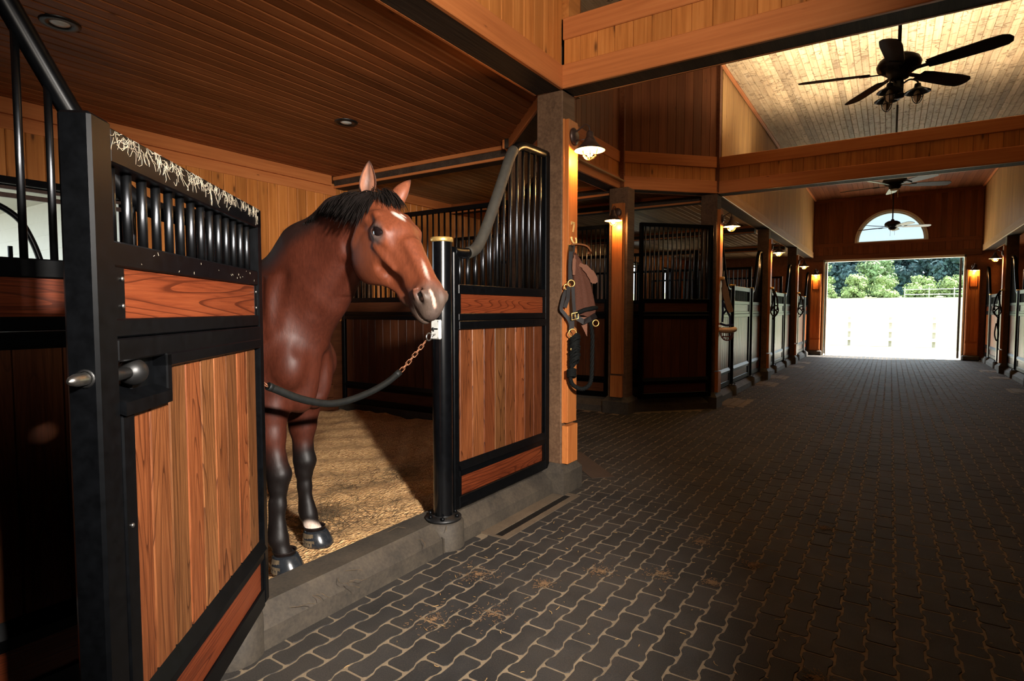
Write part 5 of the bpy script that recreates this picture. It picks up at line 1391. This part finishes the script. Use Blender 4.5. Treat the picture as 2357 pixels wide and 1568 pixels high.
MB().box(-2.108, -2.09, 4.02, 4.06, 1.83, 1.96, 0.004).ell((-2.088,4.04,1.935),(0.008,0.008,0.008),8,6).ell((-2.088,4.04,1.86),(0.008,0.008,0.008),8,6).obj('brass_plate', BRASS, r)
MB().ribbon(catmull([(-2.09,4.04,1.955),(-2.04,4.07,1.958),(-1.99,4.10,1.945),(-1.965,4.115,1.91),(-1.975,4.11,1.88)], 5), 0.06, 0.012, (0.3,0.2,1)).obj('bracket_arm', plain('tan_leather', (0.16,0.055,0.018), 0.8, 0, 0.2, 30, 0.1, 0.1), r)
QD = Vector((0.75, 0.66, 0)); QN = Vector((0.66, -0.75, 0))
def onq(a, z, off=0.0): return tuple(Vector((-2.085, 4.058, 0)) + QD*a + QN*off + Vector((0,0,z)))
r = empty('fly_mask', (-2.05, 4.09, 1.65), 0, 'brown mesh fly mask with ears and black trim hanging from the near pillar', 'fly mask')
# mask: a soft cone, loft of flattened rings
def loft(rings, mat, name, parent, n=20):
    mb = MB(); vs = []
    for (a, z, hw, th, off) in rings:
        for k in range(n):
            t = 2*PI*k/n; vs.append(onq(a + hw*math.cos(t), z + 0.012*math.cos(t*3), off + th*math.sin(t)*(1+0.25*math.sin(5*t))))
    fs = [(i*n+k, i*n+(k+1) % n, (i+1)*n+(k+1) % n, (i+1)*n+k) for i in range(len(rings)-1) for k in range(n)]
    mb.add(vs, fs + [list(range(n))], True); return mb.obj(name, mat, parent)
loft([(0.0,1.885,0.010,0.008,0.05),(0.015,1.83,0.035,0.018,0.05),(0.04,1.75,0.055,0.03,0.05),(0.06,1.66,0.068,0.04,0.05),(0.072,1.58,0.075,0.045,0.05),(0.082,1.50,0.083,0.045,0.05),(0.088,1.45,0.088,0.04,0.05),(0.09,1.40,0.075,0.035,0.05)], MESHB, 'mask_body', r)
MB().tube([onq(0.0,1.415,0.07),onq(0.03,1.435,0.10),onq(0.07,1.452,0.105),(onq(0.12,1.462,0.10)),onq(0.178,1.47,0.06)], 0.017, 10, sx=1.0).obj('trim_band', ROPE, r)
MB().ribbon(catmull([onq(0.035,1.80,0.07),onq(0.07,1.78,0.085),onq(0.115,1.735,0.085),onq(0.145,1.69,0.08),onq(0.148,1.655,0.078)], 5), [0.03]*5+[0.05]*5+[0.062]*6+[0.058]*3+[0.03]*2, 0.012, QN).obj('ear_cover', FELT, r)
MB().ribbon(catmull([onq(-0.005,1.87,0.075),onq(-0.012,1.80,0.085),onq(-0.012,1.72,0.08)], 5), [0.012]*3+[0.026]*5+[0.02]*3, 0.01, QN).obj('ear_cover', FELT, r)
MB().add([onq(0.02,1.40,0.075),onq(0.10,1.395,0.075),onq(0.098,1.245,0.075),onq(0.02,1.40,0.067),onq(0.10,1.395,0.067),onq(0.098,1.245,0.067)], [(0,1,2),(5,4,3),(0,3,4,1),(1,4,5,2),(2,5,3,0)]).obj('chin_flap', FELT, r)
r = empty('leather_halter', (-2.10, 4.04, 1.6), 0, 'dark leather halter with brass rings hanging beside the brown fly mask', 'halter')
def ring(c, rad, mat, name, parent, nrm=QN, tr=0.0045):
    n_ = Vector(nrm); a_ = n_.orthogonal().normalized(); b_ = n_.cross(a_)
    MB().tube([tuple(Vector(c)+(a_*math.cos(t)+b_*math.sin(t))*rad) for t in [2*PI*i/18 for i in range(18)]], tr, 8, closed=True).obj(name, mat, parent)
MB().ribbon([onq(-0.02,1.95,0.03),onq(-0.03,1.90,0.055),onq(-0.035,1.80,0.06),onq(-0.035,1.68,0.06)], 0.032, 0.008, QN).ribbon([onq(-0.005,1.95,0.03),onq(-0.01,1.88,0.04),onq(-0.012,1.68,0.045)], 0.028, 0.008, QN).obj('crown_strap', LEATHER, r)
ring(onq(-0.03,1.655,0.075), 0.026, BRASS, 'ring', r); ring(onq(-0.062,1.63,0.06), 0.02, BRASS, 'ring', r)
MB().ribbon(catmull([onq(-0.04,1.63,0.06),onq(-0.075,1.58,0.05),onq(-0.095,1.50,0.045),onq(-0.10,1.455,0.045),onq(-0.075,1.42,0.05),onq(-0.04,1.37,0.055),onq(-0.02,1.30,0.06)], 5), 0.028, 0.009, QN).obj('cheek_strap', LEATHER, r)
MB().ribbon([onq(-0.02,1.63,0.085),onq(-0.015,1.52,0.09),onq(-0.005,1.41,0.09)], 0.026, 0.008, QN).ribbon([onq(-0.05,1.63,0.07),onq(-0.052,1.54,0.06),onq(-0.075,1.47,0.055)], 0.03, 0.008, QN).obj('cheek_strap', LEATHER, r)
MB().ribbon([onq(0.0,1.40,0.095),onq(0.06,1.36,0.11),onq(0.12,1.385,0.10),onq(0.165,1.41,0.08)], 0.042, 0.011, QN).obj('noseband', LEATHER, r)
MB().tube([onq(-0.03,1.375,0.10),onq(0.02,1.385,0.103),onq(0.02,1.435,0.103),onq(-0.03,1.425,0.10)], 0.005, 8, closed=True).tube([onq(-0.005,1.378,0.104),onq(-0.005,1.43,0.104)], 0.004, 8).obj('buckle', BRASS, r)
MB().ribbon([onq(-0.02,1.40,0.06),onq(-0.025,1.30,0.07)], 0.04, 0.01, QN).obj('throat_strap', LEATHER, r)
ring(onq(-0.02,1.275,0.085), 0.03, BRASS, 'ring', r); ring(onq(0.165,1.35,0.08), 0.024, BRASS, 'ring', r)
r = empty('lead_rope', (-2.08, 4.06, 1.1), 0, 'knotted black lead rope looping below the leather halter', 'rope')
MB().tube([onq(-0.02,1.245,0.09),onq(-0.02,1.20,0.09)], 0.007, 8).ell(onq(-0.02,1.19,0.09),(0.011,0.011,0.02),10,6).tube([onq(-0.02,1.175,0.09),onq(-0.035,1.15,0.09),onq(-0.02,1.13,0.09)], 0.006, 8).obj('snap_hook', BRASS, r)
rp = catmull([onq(-0.02,1.14,0.085),onq(-0.03,1.05,0.08),onq(-0.02,0.98,0.08),onq(-0.035,0.94,0.08),onq(-0.02,0.88,0.085),onq(0.03,0.845,0.09),onq(0.08,0.845,0.09),onq(0.12,0.88,0.085),onq(0.135,0.95,0.08),onq(0.14,1.10,0.075),onq(0.14,1.25,0.075),onq(0.12,1.36,0.08)], 10)
tw = MB()
for ph in (0, 2*PI/3, 4*PI/3):
    q = []
    for i, p in enumerate(rp):
        t = (rp[min(i+1, len(rp)-1)]-rp[max(i-1, 0)]).normalized(); a_ = t.cross(QN).normalized(); b_ = t.cross(a_)
        th = ph + i*0.75; q.append(tuple(p + (a_*math.cos(th)+b_*math.sin(th))*0.0085))
    tw.tube(q, 0.0095, 7)
tw.obj('rope', ROPE, r)
kn_ = MB(); rg = random.Random(4)
for k in range(16):
    z = 1.24 - k*0.013; q = [onq(0.0+0.034*math.cos(t)+rg.uniform(-.006,.006), z+0.03*math.sin(t*1.0+0.6)+rg.uniform(-.006,.006), 0.075+0.034*math.sin(t)) for t in [2*PI*i/12 for i in range(12)]]
    kn_.tube(q, 0.0095, 6, closed=True)
for k in range(5):
    q = [onq(-0.025+0.03*math.cos(t), 0.985-k*0.012+0.012*math.sin(t), 0.08+0.03*math.sin(t)) for t in [2*PI*i/12 for i in range(12)]]
    kn_.tube(q, 0.010, 6, closed=True)
kn_.obj('rope_coil', ROPE, r)

# ---------------------------------------------------------------- tack on the far pillars
def hang(base, pts):   # pts: (out, along, z)
    return [tuple(Vector(base) + Vector(p)) for p in pts]
B = (-2.11, 8.86, 0)
r = empty('grazing_muzzle', (-2.05, 8.9, 1.3), 0, 'navy halter with pale fleece noseband and red basket muzzle on the first far pillar', 'halter')
W_ = lambda o_, z, y=0.0: (B[0]+o_, B[1]+0.02+y, z)
MB().ribbon([W_(0.03,1.60),W_(0.035,1.42),W_(0.03,1.27)], 0.03, 0.01, (0.6,-0.8,0)).ribbon([W_(0.03,1.57),W_(0.09,1.45),W_(0.14,1.35),W_(0.145,1.22)], 0.03, 0.01, (0.6,-0.8,0)).ribbon([W_(0.045,1.40),W_(0.10,1.47),W_(0.12,1.52)], 0.026, 0.01, (0.6,-0.8,0)).ribbon([W_(0.0,1.25),W_(0.09,1.225,-0.03),W_(0.19,1.235)], 0.032, 0.01, (0.6,-0.8,0)).obj('halter_webbing', BLUEW, r)
MB().tube(catmull([W_(-0.005,1.165),W_(0.03,1.155,-0.05),W_(0.10,1.15,-0.07),W_(0.17,1.155,-0.05),W_(0.205,1.17),(W_(0.17,1.165,0.05)),W_(0.10,1.16,0.07),W_(0.02,1.16,0.05)], 4), 0.038, 10, closed=False).obj('fleece_noseband', FLEECE, r)
bk = MB()
for k in range(4):
    a = PI*k/4
    bk.tube([W_(0.10+0.095*math.cos(a)*math.cos(t), 1.12-0.12*math.sin(t), 0.07*math.sin(a)*math.cos(t)) for t in [PI*i/12 for i in range(13)]], 0.006, 6)
bk.tube([W_(0.10+0.08*math.cos(t), 1.06, 0.06*math.sin(t)) for t in [2*PI*i/16 for i in range(16)]], 0.006, 6, closed=True).obj('muzzle_basket', REDP, r)
r = empty('hanging_cloth', (-2.05, 8.9, 1.8), 0, 'grey brown folded cloth hung above the navy halter', 'cloth')
MB().ribbon(catmull([W_(0.02,1.93),W_(0.045,1.84),W_(0.06,1.72),W_(0.09,1.60),W_(0.13,1.47),(W_(0.15,1.42))], 4), [0.05]*6+[0.09]*6+[0.085]*6+[0.07]*3, 0.025, (0.5,-0.85,0.1)).obj('cloth', plain('taupe_cloth', (0.17,0.11,0.085), 0.85), r)
MB().box(-2.11, -2.06, 8.84, 8.9, 1.90, 1.94, 0.004).obj('hook', BRASS, r)
def halter(base, out, label, grp=None, lead=False):
    b = Vector(base); r = empty('halter', base, 0, label, 'halter')
    P = lambda o_, z, y=0: tuple(b + Vector((out*o_, y, z)))
    MB().ribbon(catmull([P(0.02,0.0),P(0.06,-0.12),P(0.03,-0.30),P(0.0,-0.48)], 5), 0.03, 0.01, (0.3,-0.9,0)).ribbon(catmull([P(0.03,0.0),P(0.10,-0.15),P(0.13,-0.32),P(0.12,-0.45)], 5), 0.03, 0.01, (0.3,-0.9,0)).obj('crown_strap', LEATHER, r)
    MB().tube(catmull([P(0.0,-0.48),P(0.04,-0.55,-0.05),P(0.11,-0.56,-0.06),P(0.15,-0.46,-0.02),P(0.12,-0.36),P(0.05,-0.38,0.03),P(0.0,-0.48)], 5), 0.014, 8).ribbon(catmull([P(0.05,-0.40),P(0.12,-0.50),P(0.04,-0.64)], 5), 0.028, 0.01, (0.3,-0.9,0)).obj('noseband', LEATHER, r)
    MB().box(-0.02, 0.05, -0.03, 0.03, -0.01, 0.03, 0.004, Matrix.Translation(b)).obj('hook', BRASS, r)
    if lead:
        MB().tube(catmull([P(0.05,-0.60),P(0.06,-0.80),P(0.03,-1.0),P(0.06,-1.15),P(0.10,-1.0),P(0.08,-0.75)], 6), 0.013, 8).obj('lead_rope', ROPE, r)
    return r
halter((-2.10, 13.12, 1.90), 1, 'small black halter on the second far pillar at left')
halter((-2.10, 17.32, 1.90), 1, 'small black halter on the third far pillar at left')
halter((2.12, 17.2, 1.90), -1, 'dark halter with lead rope on the right hand far pillar', None, True)

# ---------------------------------------------------------------- outdoors
fld = MB(); nx, ny = 24, 40
def zf(x, y):
    t = max(0.0, (y-34)/80.0); return -0.03 + 3.6*t*t*(3-2*t) if t < 1 else 3.57 + (y-114)*0.05
vs = [(-120+240*i/nx, 25+155*j/ny, zf(0, 25+155*j/ny) + (0.05*math.sin(i*1.7+j) if j > 2 else 0)) for i in range(nx+1) for j in range(ny+1)]
fld.add(vs, [(i*(ny+1)+j, (i+1)*(ny+1)+j, (i+1)*(ny+1)+j+1, i*(ny+1)+j+1) for i in range(nx) for j in range(ny)], True)
structure('meadow', fld, GRASSM)
structure('yard', MB().box(-60, 60, 21.26, 26, -0.2, -0.02), GRAVEL)
structure('yard', MB().box(-60, -6.72, -20, 21.26, -0.2, -0.02), YARDM)
def fence(y, x0, x1, pitch, h, rails_, label, pw=0.11, zoff=0.0, rw=0.12):
    r = empty('paddock_fence', (0, y, 0), 0, label, 'fence')
    n = int((x1-x0)/pitch)
    pm = MB().box(-pw/2, pw/2, -pw/2, pw/2, -0.3, h, 0.01).mesh('post', FENCEW); rm = MB().box(0, pitch, -0.02, 0.02, -rw/2, rw/2).mesh('rail', RAILW)
    for i in range(n+1):
        x = x0+i*pitch; link('post', pm, r, Matrix.Translation((x, y, zoff)))
        if i < n:
            for z in rails_: link('rail', rm, r, Matrix.Translation((x, y-pw/2-0.02, zoff+z)))
    return r
fence(28.3, -10.13, 10.2, 1.45, 1.18, (0.25, 0.62, 1.0), 'post and rail paddock fence in the glaring field outside the doorway')
fence(92, 1.5, 20, 2.6, 1.5, (0.6, 1.25), 'pale distant fence below the trees across the field', 0.12, zf(0, 92), 0.09)
def tree(name, loc, h, w_, mat, label, seed, trunk=True, n=26, leaves=2600, ls=0.42):
    rg = random.Random(seed); r = empty(name, loc, 0, label, 'tree' if trunk else 'bush', 'trees across the field' if trunk else 'bushes below the trees')
    mb = MB(); blobs = []
    for k in range(n):
        z = h*rg.uniform(0.10, 0.88); e = math.sin(PI*min(1, max(0.05, z/h)))**0.6
        a = rg.uniform(0, 2*PI); d = w_*0.40*e*math.sqrt(rg.random()); s = rg.uniform(0.13, 0.24)*w_
        blobs.append((d*math.cos(a), d*math.sin(a), z, s))
    for (x, y, z, s) in blobs: mb.ell((x,y,z), (s*.62,s*.62,s*0.5), 8, 6)
    for k in range(leaves):
        x, y, z, s = rg.choice(blobs); v = Vector((rg.gauss(0,1), rg.gauss(0,1), rg.gauss(0,1))).normalized()
        c = Vector((x,y,z)) + Vector((v.x*s, v.y*s, v.z*s*0.8))*rg.uniform(0.5, 1.2); u = v.orthogonal().normalized(); t = v.cross(u)
        u, t = u*math.cos(k)+t*math.sin(k), t*math.cos(k)-u*math.sin(k); q = ls*rg.uniform(0.5, 1.1); tilt = v*rg.uniform(-0.5, 0.5)*q
        mb.add([c-u*q, c+t*q*0.5+tilt, c+u*q, c-t*q*0.5-tilt], [(0,1,2,3)])
    o = mb.obj('crown', mat, r, None, False); o['kind'] = 'stuff'
    if trunk: MB().tube([(0,0,-0.5),(0.1,0,h*0.3),(0,0.1,h*0.6)], [0.35,0.28,0.12], 8).obj('trunk', BARK, r, None, False)
    return r
trees = [(-21,'dark','farthest left'),(-13.5,'dark','left end of the doorway'),(-6.3,'dark','behind the pale left tree'),(1.0,'dark','behind the middle of the doorway'),(8.2,'dark','right half of the doorway'),(15.5,'dark','right end of the doorway'),(23,'dark','farthest right')]
for i, (x, tn, lb) in enumerate(trees):
    tree('tree', (x, 124+(i % 2)*3, 3.7), 9.6+(i*37 % 10)*0.12, 9.2, LEAF_D, 'dark blue green tree in the wood, ' + lb, 20+i, True, 44, 7000, 0.42)
for i, (x, h, w_, lb) in enumerate(((-10.2,6.6,4.2,'at the left side of the doorway'),(-1.9,7.4,6.0,'broad crown near the middle of the doorway'))):
    tree('tree', (x, 108, 3.2), h, w_, LEAF_L, 'pale sunlit tree, ' + lb, 40+i, True, 26, 5600, 0.30)
for i, x in enumerate((-17.5,-13.4,-8.6,-4.6,-0.6,3.4,7.4,11.4,15.6)):
    tree('bush', (x, 99+(i % 2), 2.75), 2.9+(i*29 % 10)*0.12, 4.6, LEAF_B, 'pale bush along the far hedge line, number %s from the left' % ('one','two','three','four','five','six','seven','eight','nine')[i], 60+i, False, 14, 2400, 0.24)
# neighbouring wing with cream siding seen through the stall window
r = empty('siding_wing', (-9.5, 3.3, 0), 0, 'cream clapboard wing of the barn outside the stall window', 'building')
MB().box(-15, -6.5, 3.3, 3.4, 0, 3.2).obj('wall', SIDING, r)
for i in range(15): link('siding_board', board_mesh(0.205, 8.5, 0.022, SIDING, 0.002), r, frame((-15, 3.3-0.004*(i % 2), 0.1+0.2*(i+1)), (0,0,-1), (1,0,0), (0,-1,0)))
MB().box(-15, -6.5, 1.6, 3.35, 2.95, 3.0).obj('soffit', SIDING, r)
MB().box(-15, -6.5, 1.56, 1.62, 2.9, 3.15).obj('fascia', WHITEF, r)
